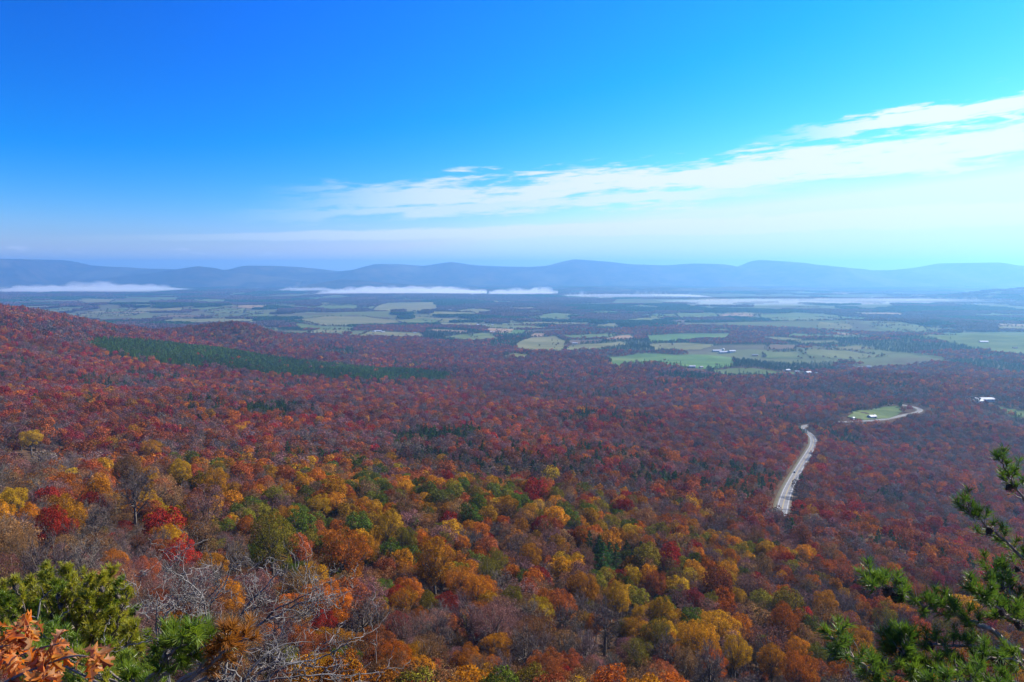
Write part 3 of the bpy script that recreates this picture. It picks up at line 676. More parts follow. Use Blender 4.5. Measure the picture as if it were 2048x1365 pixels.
# stands of trees for the far valley: one hectare each
def stand(seed, rad, n, kindm='leaf'):
    rng = np.random.default_rng(seed); cr = MB()
    a = rng.uniform(0, 2 * math.pi, n); r = rad * np.sqrt(rng.random(n))
    for k in range(n):
        R_ = rng.uniform(4.5, 7.5); c0 = np.array([r[k] * math.cos(a[k]), r[k] * math.sin(a[k]), rng.uniform(5.5, 9)])
        d = unit(rng.normal(0, 1, (16, 3)) + np.array([0, 0, 0.35])); v, f = leaf_faces(rng, c0 + d * R_ * np.array([1, 1, 0.75]), d, R_ * 1.15, 0.45, 0.8); cr.add(v, f, 0)
    return MB(), cr
for i in range(4): add_proto(('stand', i, 4), *stand(500 + i, 52, 90), 'leaf')
for i in range(2): add_proto(('pinestand', i, 4), *stand(520 + i, 52, 110), 'pine')

# ------------------------------------------------------------------ where the trees grow
TINT = dict(yellow=(0.40, 0.235, 0.011), gold=(0.36, 0.162, 0.009), orange=(0.34, 0.105, 0.011), rust=(0.27, 0.078, 0.024), red=(0.25, 0.024, 0.016),
            crimson=(0.20, 0.034, 0.034), mauve=(0.185, 0.092, 0.080), brown=(0.165, 0.086, 0.036), tan=(0.23, 0.124, 0.050), olive=(0.165, 0.142, 0.014),
            green=(0.080, 0.102, 0.014), bare=(0.135, 0.104, 0.090), pine=(0.042, 0.078, 0.020), plantation=(0.080, 0.145, 0.020))
edge_px = [-300, 0, 330, 650, 850, 1000, 1055, 1140, 1230, 1480, 1620, 1750, 2048, 2400]
edge_d = [3300, 3300, 3300, 3250, 3350, 3000, 2600, 2620, 2380, 2150, 2150, 2520, 2560, 2600]
def forest_edge(px): return np.interp(px, edge_px, edge_d)
PLANT = [ground_at(px, py, 12) for px, py in [(165, 681), (205, 672), (330, 681), (520, 706), (700, 728), (905, 744), (890, 757), (700, 752), (520, 741), (330, 724), (215, 700)]]
PINEP = [[ground_at(px, py, 10) for px, py in q_] for q_ in (
    [(760, 862), (830, 850), (930, 846), (985, 856), (900, 874), (800, 882)],
    [(470, 812), (560, 800), (620, 806), (560, 818)],
    [(1110, 826), (1190, 818), (1200, 832), (1120, 838)],
    [(1170, 1070), (1210, 1060), (1300, 1085), (1290, 1110), (1200, 1112)],
    [(1290, 742), (1340, 738), (1440, 748), (1430, 757), (1330, 752)],
    [(975, 690), (1000, 668), (1070, 660), (1080, 672), (1030, 692)],
    [(620, 700), (700, 694), (720, 702), (650, 706)], [(1700, 1060), (1800, 1056), (1830, 1075), (1740, 1078)], [(1560, 1035), (1600, 1030), (1604, 1052), (1566, 1060)])]
rng = np.random.default_rng(77)
def jgrid(dmin, dmax, cell, azlim=37.5):
    n = int(dmax / cell) + 2; gx, gy = np.meshgrid(np.arange(-n, n), np.arange(0, n))
    x = (gx + rng.uniform(0.08, 0.92, gx.shape)) * cell; y = (gy + rng.uniform(0.08, 0.92, gx.shape)) * cell
    x = x.ravel(); y = y.ravel(); d = np.hypot(x, y); k = (d >= dmin) & (d < dmax) & (np.abs(np.degrees(np.arctan2(x, y))) < azlim)
    return x[k], y[k]
parts_ = [jgrid(100, 360, 4.9), jgrid(360, 1500, 6.6), jgrid(1500, 4300, 9.6, 36)]
gx_, gy_ = jgrid(1300, 2600, 6.4, 34); kk_ = in_poly(gx_, gy_, PLANT); parts_ = [(a[~in_poly(a, b, PLANT)], b[~in_poly(a, b, PLANT)]) for a, b in parts_] + [(gx_[kk_], gy_[kk_])]
TX = np.concatenate([p[0] for p in parts_]); TY = np.concatenate([p[1] for p in parts_])
TD = np.hypot(TX, TY); TPX = 1024 + FPX * TX / TY
FIELD_ALL = np.zeros(len(TX), bool)
for mk, P, lab in FPOLY: FIELD_ALL |= in_poly(TX, TY, P)
rd_, _ = road_near(TX, TY)
side = np.zeros(len(TX))
woods_n = fbm(TX, TY, 900, 91, 3)
wild = (TD < forest_edge(TPX)) | (woods_n > np.interp(TPX, [0, 700, 1100, 2048], [0.40, 0.41, 0.43, 0.43])) | (vnoise(TX, TY, 90, 93) > 0.83)
clear = np.zeros(len(TX), bool)
for (bx_, by_) in BPOS:           # yards kept open around the buildings, and the view down to them
    dB = math.hypot(bx_, by_); ux, uy = bx_ / dB, by_ / dB; al = (TX - bx_) * ux + (TY - by_) * uy; ac = np.abs((TX - bx_) * uy - (TY - by_) * ux)
    clear |= (np.hypot(TX - bx_, TY - by_) < 24) | ((al < 0) & (al > -min(0.034 * dB, 95)) & (ac < 16))
for q_ in RD[::6]:
    if to_pix(*q_)[0] > 1690:
        dB = math.hypot(q_[0], q_[1]); ux, uy = q_[0] / dB, q_[1] / dB; al = (TX - q_[0]) * ux + (TY - q_[1]) * uy; ac = np.abs((TX - q_[0]) * uy - (TY - q_[1]) * ux)
        clear |= (al < 4) & (al > -48) & (ac < 13)
ok = wild & ~FIELD_ALL & ~clear & (rd_ > np.where(TD < 700, 9.0, 9.0))
TX, TY, TD, TPX = TX[ok], TY[ok], TD[ok], TPX[ok]
# hero trees of the photograph: (column, row of crown centre, crown width, shape, colour)
HERO = [(62, 886, 92, 'full', 'yellow'), (25, 1000, 70, 'full', 'yellow'), (300, 905, 46, 'full', 'gold'), (360, 950, 62, 'full', 'yellow'), (430, 975, 66, 'full', 'gold'), (150, 975, 58, 'thin', 'orange'),
 (258, 950, 84, 'full', 'brown'), (270, 1012, 150, 'bare', 'bare'), (410, 1040, 110, 'thin', 'mauve'), (105, 1062, 96, 'full', 'red'), (40, 1095, 110, 'thin', 'tan'), (325, 1090, 74, 'full', 'rust'),
 (400, 1085, 90, 'thin', 'tan'), (190, 1045, 90, 'bare', 'bare'), (545, 1115, 112, 'full', 'olive'), (470, 1110, 90, 'bare', 'bare'), (575, 1035, 66, 'full', 'gold'), (640, 1010, 58, 'full', 'yellow'),
 (530, 1030, 40, 'full', 'green'), (490, 1040, 44, 'full', 'orange'), (686, 1140, 122, 'full', 'orange'), (730, 1100, 70, 'full', 'gold'), (780, 1066, 76, 'full', 'yellow'), (812, 1080, 56, 'full', 'olive'),
 (870, 1150, 104, 'full', 'gold'), (808, 1195, 74, 'thin', 'gold'), (930, 1095, 44, 'full', 'olive'), (855, 1030, 40, 'full', 'gold'), (990, 1120, 56, 'full', 'olive'), (1060, 1110, 60, 'full', 'gold'),
 (975, 1140, 64, 'thin', 'olive'), (1025, 1190, 66, 'full', 'olive'), (1090, 1195, 62, 'full', 'orange'), (960, 1225, 76, 'thin', 'orange'), (1165, 1175, 84, 'full', 'gold'), (1235, 1200, 74, 'full', 'yellow'),
 (1280, 1215, 52, 'full', 'yellow'), (1385, 1190, 50, 'full', 'crimson'), (1420, 1190, 46, 'full', 'olive'), (1475, 1182, 50, 'full', 'yellow'), (1310, 1165, 60, 'full', 'rust'), (1385, 1262, 74, 'full', 'gold'),
 (1565, 1250, 80, 'full', 'orange'), (1650, 1212, 66, 'full', 'gold'), (1690, 1172, 36, 'full', 'yellow'), (1715, 1170, 36, 'full', 'crimson'), (1470, 1305, 88, 'full', 'yellow'), (1545, 1318, 90, 'full', 'gold'),
 (1600, 1345, 90, 'full', 'orange'), (1275, 1300, 90, 'thin', 'olive'), (1340, 1285, 62, 'thin', 'orange'), (1125, 1312, 56, 'full', 'red'), (1212, 1342, 62, 'full', 'red'), (1330, 1300, 80, 'bare', 'bare'),
 (1210, 1250, 100, 'bare', 'bare'), (1420, 1340, 110, 'bare', 'bare'), (960, 1325, 130, 'thin', 'orange'), (815, 1300, 70, 'full', 'red'), (645, 1232, 80, 'full', 'red'), (725, 1235, 120, 'bare', 'bare'),
 (600, 1250, 80, 'thin', 'rust'), (880, 1260, 90, 'bare', 'bare'), (1050, 1290, 100, 'bare', 'bare'), (1770, 1240, 70, 'thin', 'olive'), (1720, 1270, 60, 'full', 'gold'), (1830, 1190, 56, 'full', 'rust'),
 (660, 1330, 100, 'thin', 'mauve'), (760, 1345, 90, 'thin', 'orange'), (1130, 1225, 70, 'bare', 'bare'), (520, 1180, 90, 'thin', 'mauve'), (40, 1160, 110, 'bare', 'bare'), (1870, 1060, 40, 'full', 'red')]
hx = []
for px, py, wpx, kd, tn in HERO:
    if wpx: 
        x, y = ground_at(px, py, 8.2); d = math.hypot(x, y); wid = wpx / FPX * y / math.cos(PITCH); hx.append((x, y, np.clip(wid / 11.2, 0.45, 1.35), kd, tn))
drop = np.zeros(len(TX), bool)
TZ = h_all(TX, TY); CPX, CPY = to_pix(TX, TY, TZ + 8)
for (x, y, s_, kd, tn), (px, py, wpx, _, _) in zip(hx, HERO):
    drop |= np.hypot(TX - x, TY - y) < 4.6 * s_ + 1.5
    drop |= (TD < math.hypot(x, y)) & (((CPX - px) / (wpx * 0.5)) ** 2 + ((CPY - py) / (wpx * 0.42)) ** 2 < 1)
keep = ~drop
TX, TY, TD, TPX, TZ = TX[keep], TY[keep], TD[keep], TPX[keep], TZ[keep]
n = len(TX)
# species and colour, in drifts
u = rng.random(n); drift = 0.55 * u + 0.45 * np.clip((fbm(TX, TY, 60, 41, 2) - 0.5) * 2.2 + 0.5, 0, 1)
order = np.argsort(np.argsort(drift)) / max(n - 1, 1); drift = 0.5 * drift + 0.5 * u
near_w = 1 - sstep(TD, np.interp(TPX, [0, 600, 1200, 2048], [330, 440, 330, 260]), np.interp(TPX, [0, 600, 1200, 2048], [560, 640, 560, 420]))
NEARP = [('bare', 'bare', 0.25), ('thin', 'mauve', 0.12), ('thin', 'brown', 0.15), ('thin', 'tan', 0.10), ('full', 'rust', 0.07), ('full', 'orange', 0.10), ('full', 'gold', 0.15), ('full', 'yellow', 0.07), ('full', 'olive', 0.06), ('full', 'red', 0.03), ('full', 'green', 0.02)]
MIDP = [('bare', 'bare', 0.16), ('thin', 'mauve', 0.30), ('thin', 'brown', 0.10), ('thin', 'rust', 0.12), ('full', 'rust', 0.15), ('full', 'crimson', 0.09), ('full', 'red', 0.05), ('full', 'orange', 0.06), ('full', 'gold', 0.02), ('pine', 'pine', 0.02)]
NEARP = [NEARP[i] for i in (0, 1, 2, 3, 4, 9, 5, 6, 7, 8, 10)]
KINDS = []
def pick(pal, v):
    cum = np.cumsum([p[2] for p in pal]); cum /= cum[-1]
    return np.searchsorted(cum, np.clip(v, 0, 0.9999))
rank = np.argsort(np.argsort(0.5 * u + 0.5 * fbm(TX, TY, 55, 43, 2))) / n
inear = pick(NEARP, np.clip(rank + np.interp(TPX, [0, 250, 420, 700, 1000, 1300, 2048], [-0.18, -0.14, 0.10, 0.19, 0.12, 0.02, -0.02]) + 0.05 * rng.normal(0, 1, n), 0, 1)); imid = pick(MIDP, rank)
isn = rng.random(n) < near_w
kind = np.array([NEARP[a][0] if s_ else MIDP[b][0] for a, b, s_ in zip(inear, imid, isn)], dtype=object)
tint = np.array([NEARP[a][1] if s_ else MIDP[b][1] for a, b, s_ in zip(inear, imid, isn)], dtype=object)
# pines: in groves on the middle slopes, in the plantation, and singly
grove = fbm(TX, TY, 140, 57, 3); pm = (grove > 0.685) & (TD > 420) & (rng.random(n) < 0.5)
for P in PINEP: pm |= in_poly(TX, TY, P) & (rng.random(n) < 0.88)
pm |= (TD > forest_edge(TPX)) & (fbm(TX, TY, 300, 61, 2) > 0.6)
pm |= (TPX > 1450) & (TD > 430) & (TD < 1300) & (grove > 0.63) & (rng.random(n) < 0.22)
kind[pm] = 'pine'; tint[pm] = 'pine'
pl = in_poly(TX + rng.normal(0, 7, n), TY + rng.normal(0, 12, n), PLANT) & (rng.random(n) < 0.97)
kind[pl] = 'pine'; tint[pl] = 'plantation'
scl = rng.uniform(0.40, 0.92, n) * np.where(rng.random(n) < 0.10, 1.3, 1.0) * np.interp(TD, [0, 400, 900], [0.92, 0.98, 1.08]); scl[TD > 1500] *= 1.12; scl[kind == 'pine'] *= 0.85; scl[pl] = rng.uniform(0.85, 1.0, pl.sum())
tv = np.array([TINT[t_] for t_ in tint]); tv[TD < 500] *= 1.10; tv[TD > 600] *= np.array([1.16, 1.10, 1.14]); tv = tv * (0.72 + 0.56 * fbm(TX, TY, 170, 87, 3)[:, None]) * rng.uniform(0.62, 1.32, (n, 1)) * rng.uniform(0.88, 1.12, (n, 3))
# ------------------------------------------------------------------ the nearest trees: single things
cpx, cpy = to_pix(TX, TY, TZ + 8 * scl)
inview = (cpx > -12) & (cpx < 2060) & (cpy < 1362) & (cpy > 560) & (TD > 100)
near_ids = np.where(inview)[0]; near_ids = near_ids[np.argsort(TD[near_ids])]
LIMIT = {'full': 150, 'thin': 84, 'bare': 110, 'pine': 30}
cnt = {k: 0 for k in LIMIT}; singles = []
for i in near_ids:
    k = kind[i]
    if TD[i] > 420: break
    if cnt[k] >= LIMIT[k]: continue
    cnt[k] += 1; singles.append(i)
is_single = np.zeros(n, bool); is_single[singles] = True
TREES = [(x, y, s_, kd, TINT[tn], tn) for (x, y, s_, kd, tn) in hx] + [(TX[i], TY[i], scl[i], kind[i], tuple(tv[i]), tint[i]) for i in singles]
CNAME = dict(yellow='bright yellow', gold='golden', orange='orange', rust='rust brown', red='scarlet', crimson='dark crimson', mauve='mauve brown', brown='dull brown', tan='pale tan', olive='olive green', green='dark green', bare='grey', pine='dark green', plantation='dark green')
def band_words(py):
    if py > 1290: return 'along the bottom edge'
    if py > 1215: return 'a little above the bottom edge'
    if py > 1140: return 'level with the pine boughs'
    if py > 1065: return 'below the level of the highway'
    if py > 990: return 'level with the lower highway'
    return 'level with the upper highway'
info = []
rt = random.Random(12)
for (x, y, s_, kd, tc_, tn) in TREES:
    z = float(h_all(np.array([x]), np.array([y]))[0]); px, py = to_pix(x, y, z + 8 * s_)
    look = {'full': CNAME[tn] + ' leafy tree', 'thin': 'half bare ' + CNAME[tn] + ' tree', 'bare': 'leafless grey tree', 'pine': 'dark green pine tree'}[kd]
    info.append([float(px), look, band_words(py), (x, y, z, s_, kd, tc_)])
info.sort(key=lambda r: r[0])
tot = {}
for r in info: tot[(r[1], r[2])] = tot.get((r[1], r[2]), 0) + 1
seen = {}
ORD = lambda k: '%d%s' % (k, 'th' if 10 <= k % 100 <= 20 else {1: 'st', 2: 'nd', 3: 'rd'}.get(k % 10, 'th'))
GRP = {'full': 'leafy autumn trees on the near slope', 'thin': 'half bare trees on the near slope', 'bare': 'leafless trees on the near slope', 'pine': 'pines on the near slope'}
NVAR = {'full': 6, 'thin': 4, 'bare': 4, 'pine': 3}
for px, look, bw, (x, y, z, s_, kd, tc_) in info:
    key = (look, bw); seen[key] = seen.get(key, 0) + 1
    lab = '%s %s' % (look, bw) if tot[key] == 1 else '%s %s, %s from the left' % (look, bw, ORD(seen[key]))
    nm = {'full': 'autumn_tree', 'thin': 'autumn_tree', 'bare': 'bare_tree', 'pine': 'pine_tree'}[kd]
    root = empty(nm, (x, y, z), rt.uniform(0, 6.28), s_); root.scale = (s_ * rt.uniform(0.82, 1.15), s_ * rt.uniform(0.82, 1.15), s_ * rt.uniform(0.92, 1.25))
    tag(root, lab, 'tree', GRP[kd])
    close = math.hypot(x, y) < 165 and kd in ('full', 'thin')
    wm, cm = SHAPES[(kd, rt.randrange(4 if kd == 'full' else 2), -1)] if close else SHAPES[(kd, rt.randrange(NVAR[kd]), 0)]
    obj('trunk', wm, root); co_ = obj('crown', cm, root); co_['tint'] = [float(v) for v in tc_]
# ------------------------------------------------------------------ the rest of the forest: too many to count
def scatter(name, x, y, z, rot, sc, tn, idx, label, cat):
    me = bpy.data.meshes.new(name); k = len(x); me.vertices.add(k); me.vertices.foreach_set('co', np.column_stack([x, y, z]).astype(np.float32).ravel())
    a = me.attributes.new('tint', 'FLOAT_VECTOR', 'POINT'); a.data.foreach_set('vector', np.asarray(tn, np.float32).ravel())
    a = me.attributes.new('rotz', 'FLOAT', 'POINT'); a.data.foreach_set('value', np.asarray(rot, np.float32))
    a = me.attributes.new('scl', 'FLOAT_VECTOR', 'POINT'); a.data.foreach_set('vector', np.asarray(sc, np.float32).ravel())
    a = me.attributes.new('kind', 'INT', 'POINT'); a.data.foreach_set('value', np.asarray(idx, np.int32))
    o = obj(name, me); tag(o, label, cat, kind='stuff')
    ng = bpy.data.node_groups.new(name + '_growth', 'GeometryNodeTree')
    ng.interface.new_socket('Geometry', in_out='INPUT', socket_type='NodeSocketGeometry'); ng.interface.new_socket('Geometry', in_out='OUTPUT', socket_type='NodeSocketGeometry')
    N = ng.nodes; L = ng.links; gi = N.new('NodeGroupInput'); go = N.new('NodeGroupOutput')
    ci = N.new('GeometryNodeCollectionInfo'); ci.inputs[0].default_value = PROTO; ci.inputs['Separate Children'].default_value = True; ci.inputs['Reset Children'].default_value = True
    ip = N.new('GeometryNodeInstanceOnPoints'); ip.inputs['Pick Instance'].default_value = True
    def named(nm, ty):
        q_ = N.new('GeometryNodeInputNamedAttribute'); q_.data_type = ty; q_.inputs[0].default_value = nm; return q_.outputs[0]
    cx = N.new('ShaderNodeCombineXYZ'); L.new(named('rotz', 'FLOAT'), cx.inputs[2]); er = N.new('FunctionNodeEulerToRotation'); L.new(cx.outputs[0], er.inputs[0])
    L.new(gi.outputs[0], ip.inputs['Points']); L.new(ci.outputs[0], ip.inputs['Instance']); L.new(named('kind', 'INT'), ip.inputs['Instance Index'])
    L.new(er.outputs[0], ip.inputs['Rotation']); L.new(named('scl', 'FLOAT_VECTOR'), ip.inputs['Scale']); L.new(ip.outputs[0], go.inputs[0])
    md = o.modifiers.new('growth', 'NODES'); md.node_group = ng
    return o
def index_of(kd, d):
    lod = np.where(d < 430, 1, np.where(d < 1700, 2, 3)); res = np.zeros(len(kd), int)
    r_ = rng.integers(0, 60, len(kd))
    for j in range(len(kd)):
        k = kd[j]; l = int(lod[j])
        if l == 2 and k == 'bare': k = 'thin'
        if l == 3 and k in ('bare', 'thin'): k = 'full'
        m_ = {('full', 1): 5, ('thin', 1): 4, ('bare', 1): 4, ('pine', 1): 3, ('full', 2): 4, ('thin', 2): 4, ('pine', 2): 3, ('full', 3): 3, ('pine', 3): 2}[(k, l)]
        res[j] = PIDX[(k, int(r_[j]) % m_, l)]
    return res
fm = ~is_single & (TD > 64)
def sub_scatter(name, m_, label):
    k = int(m_.sum()); sc = scl[m_][:, None] * rng.uniform(0.88, 1.12, (k, 3))
    scatter(name, TX[m_], TY[m_], TZ[m_], rng.uniform(0, 6.28, k), sc, tv[m_], index_of(kind[m_], TD[m_]), label, 'forest')
inf = TD < forest_edge(TPX)
hX = []; hY = []
for mk, P, lab in FPOLY:
    for a, b in zip(P, P[1:] + P[:1]):
        L_ = math.hypot(b[0] - a[0], b[1] - a[1])
        if rng.random() < 0.10: continue
        n_ = int(L_ / 9.0); t_ = rng.random(n_); kk = vnoise(t_ * L_ + a[0], t_ * 0 + a[1], 140, 77) > 0.30; t_ = t_[kk]
        hX.append(a[0] + (b[0] - a[0]) * t_ + rng.normal(0, 3, len(t_))); hY.append(a[1] + (b[1] - a[1]) * t_ + rng.normal(0, 3, len(t_)))
    c0 = np.mean(P, axis=0); n_ = int(rng.integers(0, 9)); hX.append(c0[0] + rng.normal(0, 70, n_)); hY.append(c0[1] + rng.normal(0, 50, n_))
hX = np.concatenate(hX); hY = np.concatenate(hY); hd = np.hypot(hX, hY); kk = (hd < 9000) & (road_near(hX, hY)[0] > 12)
for (bx_, by_) in BPOS: kk &= np.hypot(hX - bx_, hY - by_) > 20
hX, hY, hd = hX[kk], hY[kk], hd[kk]; k = len(hX); hk = rng.choice(np.array(['full', 'full', 'pine'], dtype=object), k); ht = np.array([TINT['pine'] if a == 'pine' else TINT[b] for a, b in zip(hk, rng.choice(['bare', 'olive', 'mauve', 'green', 'brown'], k))]) * rng.uniform(0.6, 1.1, (k, 1))
scatter('hedgerows', hX, hY, h_all(hX, hY), rng.uniform(0, 6.28, k), rng.uniform(0.35, 0.95, (k, 1)) * np.ones((k, 3)), ht, index_of(hk, np.maximum(hd, 1800.0)), 'hedgerows and lone trees bordering the valley fields', 'hedge')
ux_, uy_ = jgrid(62, 420, 4.6); ud = np.hypot(ux_, uy_); uk = road_near(ux_, uy_)[0] > 12; ux_, uy_, ud = ux_[uk], uy_[uk], ud[uk]; k = len(ux_)
ukd = rng.choice(np.array(['bare', 'thin', 'thin'], dtype=object), k); ut = np.array([TINT[t_] for t_ in rng.choice(['bare', 'mauve', 'brown', 'brown', 'tan', 'rust', 'olive', 'red'], k, p=[.3, .2, .14, .1, .1, .08, .05, .03])]) * rng.uniform(0.6, 1.1, (k, 1))
us = rng.uniform(0.22, 0.48, k) * np.where(ud < 105, 0.62, 1.0)
scatter('undergrowth', ux_, uy_, h_all(ux_, uy_) - 0.5, rng.uniform(0, 6.28, k), us[:, None] * np.array([[1.25, 1.25, 1.0]]) * rng.uniform(0.85, 1.15, (k, 3)), ut, index_of(ukd, np.full(k, 200.0)), 'brown and grey brush under the trees of the near slope', 'undergrowth')
sub_scatter('forest', fm & inf & ~pl, 'unbroken red and brown autumn forest covering the middle slopes')
sub_scatter('pine_plantation', fm & pl, 'dense dark green pine plantation on the left shoulder')
sub_scatter('valley_woods', fm & ~inf & ~pl, 'woods and tree lines between the fields of the near valley')
# far woods as stands
VX = []; VY = []
for d0, d1, cell in ((4250, 8000, 84), (8000, 16500, 150)):
    a, b = jgrid(d0, d1, cell, 36); VX.append(a); VY.append(b)
fs = np.concatenate([np.full(len(VX[0]), 1.0), np.full(len(VX[1]), 1.75)]); VX = np.concatenate(VX); VY = np.concatenate(VY)
VD = np.hypot(VX, VY)
bad = np.zeros(len(VX), bool)
for mk, P, lab in FPOLY:
    for ox, oy in ((0, 0), (30, 0), (-30, 0), (0, 30), (0, -30)): bad |= in_poly(VX + ox * fs, VY + oy * fs, P)
wn = fbm(VX, VY, 1300, 91, 3); good = ~bad & ((wn > np.interp(1024 + FPX * VX / VY, [0, 700, 1100, 2048], [0.41, 0.42, 0.45, 0.45])) | (vnoise(VX, VY, 260, 95) > 0.82))
VX, VY, VD, fs = VX[good], VY[good], VD[good], fs[good]
k = len(VX); pn = fbm(VX, VY, 600, 61, 2) > 0.62
mixv = fbm(VX, VY, 500, 66, 2)[:, None]
vt = np.where(pn[:, None], np.array([TINT['pine']]) * 1.2, np.array([TINT['mauve']]) * (1 - mixv) + np.array([(0.085, 0.066, 0.052)]) * mixv) * rng.uniform(0.8, 1.25, (k, 1))
vi = np.where(pn, PIDX[('pinestand', 0, 4)] + rng.integers(0, 2, k), PIDX[('stand', 0, 4)] + rng.integers(0, 4, k))
scatter('far_woods', VX, VY, h_all(VX, VY), rng.uniform(0, 6.28, k), np.column_stack([fs, fs, 0.9 + 0 * fs]), vt, vi, 'patchwork of woods on the far valley floor', 'forest')
print('TREES', len(TREES), cnt, 'forest', int(fm.sum()), 'stands', k)
# ------------------------------------------------------------------ farm buildings and houses
M['wall_white'] = diffuse_mat('white_siding', (0.42, 0.415, 0.40)); M['wall_brick'] = diffuse_mat('brick_siding', (0.36, 0.24, 0.18)); M['wall_grey'] = diffuse_mat('grey_siding', (0.42, 0.42, 0.42))
M['roof_white'] = diffuse_mat('white_metal_roof', (0.36, 0.37, 0.39), rough=0.6, spec=0.4); M['roof_grey'] = diffuse_mat('grey_shingle_roof', (0.26, 0.26, 0.28)); M['roof_dark'] = diffuse_mat('dark_shingle_roof', (0.10, 0.09, 0.09))
M['pane'] = diffuse_mat('window_pane', (0.04, 0.05, 0.06), rough=0.15, spec=0.5); M['doorp'] = diffuse_mat('painted_door', (0.20, 0.10, 0.07))
def building(b):
    px, py, w, l, hh, rz, wm, rm, nm, lab = b; w *= 0.8; l *= 0.72; hh *= 0.85
    x, y = ground_at(px, py); z = float(h_all(np.array([x]), np.array([y]))[0]) + 0.5
    root = empty(nm, (x, y, z), rz); tag(root, lab, 'shed' if nm in ('farm_shed', 'barn') else 'house', 'buildings of the valley')
    W, Ln, rise = w / 2, l / 2, w * 0.26; mb = MB()
    v = [(-Ln, -W, -1.5), (Ln, -W, -1.5), (Ln, W, -1.5), (-Ln, W, -1.5), (-Ln, -W, hh), (Ln, -W, hh), (Ln, W, hh), (-Ln, W, hh), (-Ln, 0, hh + rise), (Ln, 0, hh + rise)]
    mb.add(v, [(0, 1, 5, 4), (2, 3, 7, 6)]); mb.add([v[i] for i in (0, 4, 8, 7, 3)], [(0, 1, 2, 3, 4)]); mb.add([v[i] for i in (1, 2, 6, 9, 5)], [(0, 1, 2, 3, 4)])
    obj('wall', mb.mesh('wall', [M[wm]]), root)
    rb = MB(); o_ = 0.5
    for s_ in (-1, 1):
        e = [(-Ln - o_, s_ * (W + o_), hh - rise * o_ / W + 0.06), (Ln + o_, s_ * (W + o_), hh - rise * o_ / W + 0.06), (Ln + o_, 0, hh + rise + 0.06), (-Ln - o_, 0, hh + rise + 0.06)]
        rb.add(e + [(a, b_, c_ + 0.22) for a, b_, c_ in e], [(0, 1, 2, 3), (4, 5, 6, 7), (0, 1, 5, 4), (1, 2, 6, 5), (2, 3, 7, 6), (3, 0, 4, 7)])
    ro = obj('roof', rb.mesh('roof', [M[rm]]), root)
    if nm == 'farmhouse':
        c_ = MB(); c_.box(Ln * 0.5, Ln * 0.5 + 0.9, -0.45, 0.45, hh + rise * 0.5, hh + rise + 1.3); obj('chimney', c_.mesh('chimney', [M['wall_brick']]), ro)
    d_ = MB(); d_.box(-0.6, 0.6, -W - 0.06, -W - 0.01, -0.2, 2.1); obj('door', d_.mesh('door', [M['doorp']]), root)
    nw = 3 if nm == 'farmhouse' else max(2, int(l / 9)); w_ = MB(); w_.box(-0.7, 0.7, -0.03, 0.03, -0.7, 0.7); wme = w_.mesh('window', [M['pane']])
    for k in range(nw):
        xx = -Ln + (k + 0.5) * l / nw
        if abs(xx) < 1.6: xx += 2.6
        obj('window', wme, root, (xx, -W - 0.04, hh * 0.55))
for b in BUILD: building(b)

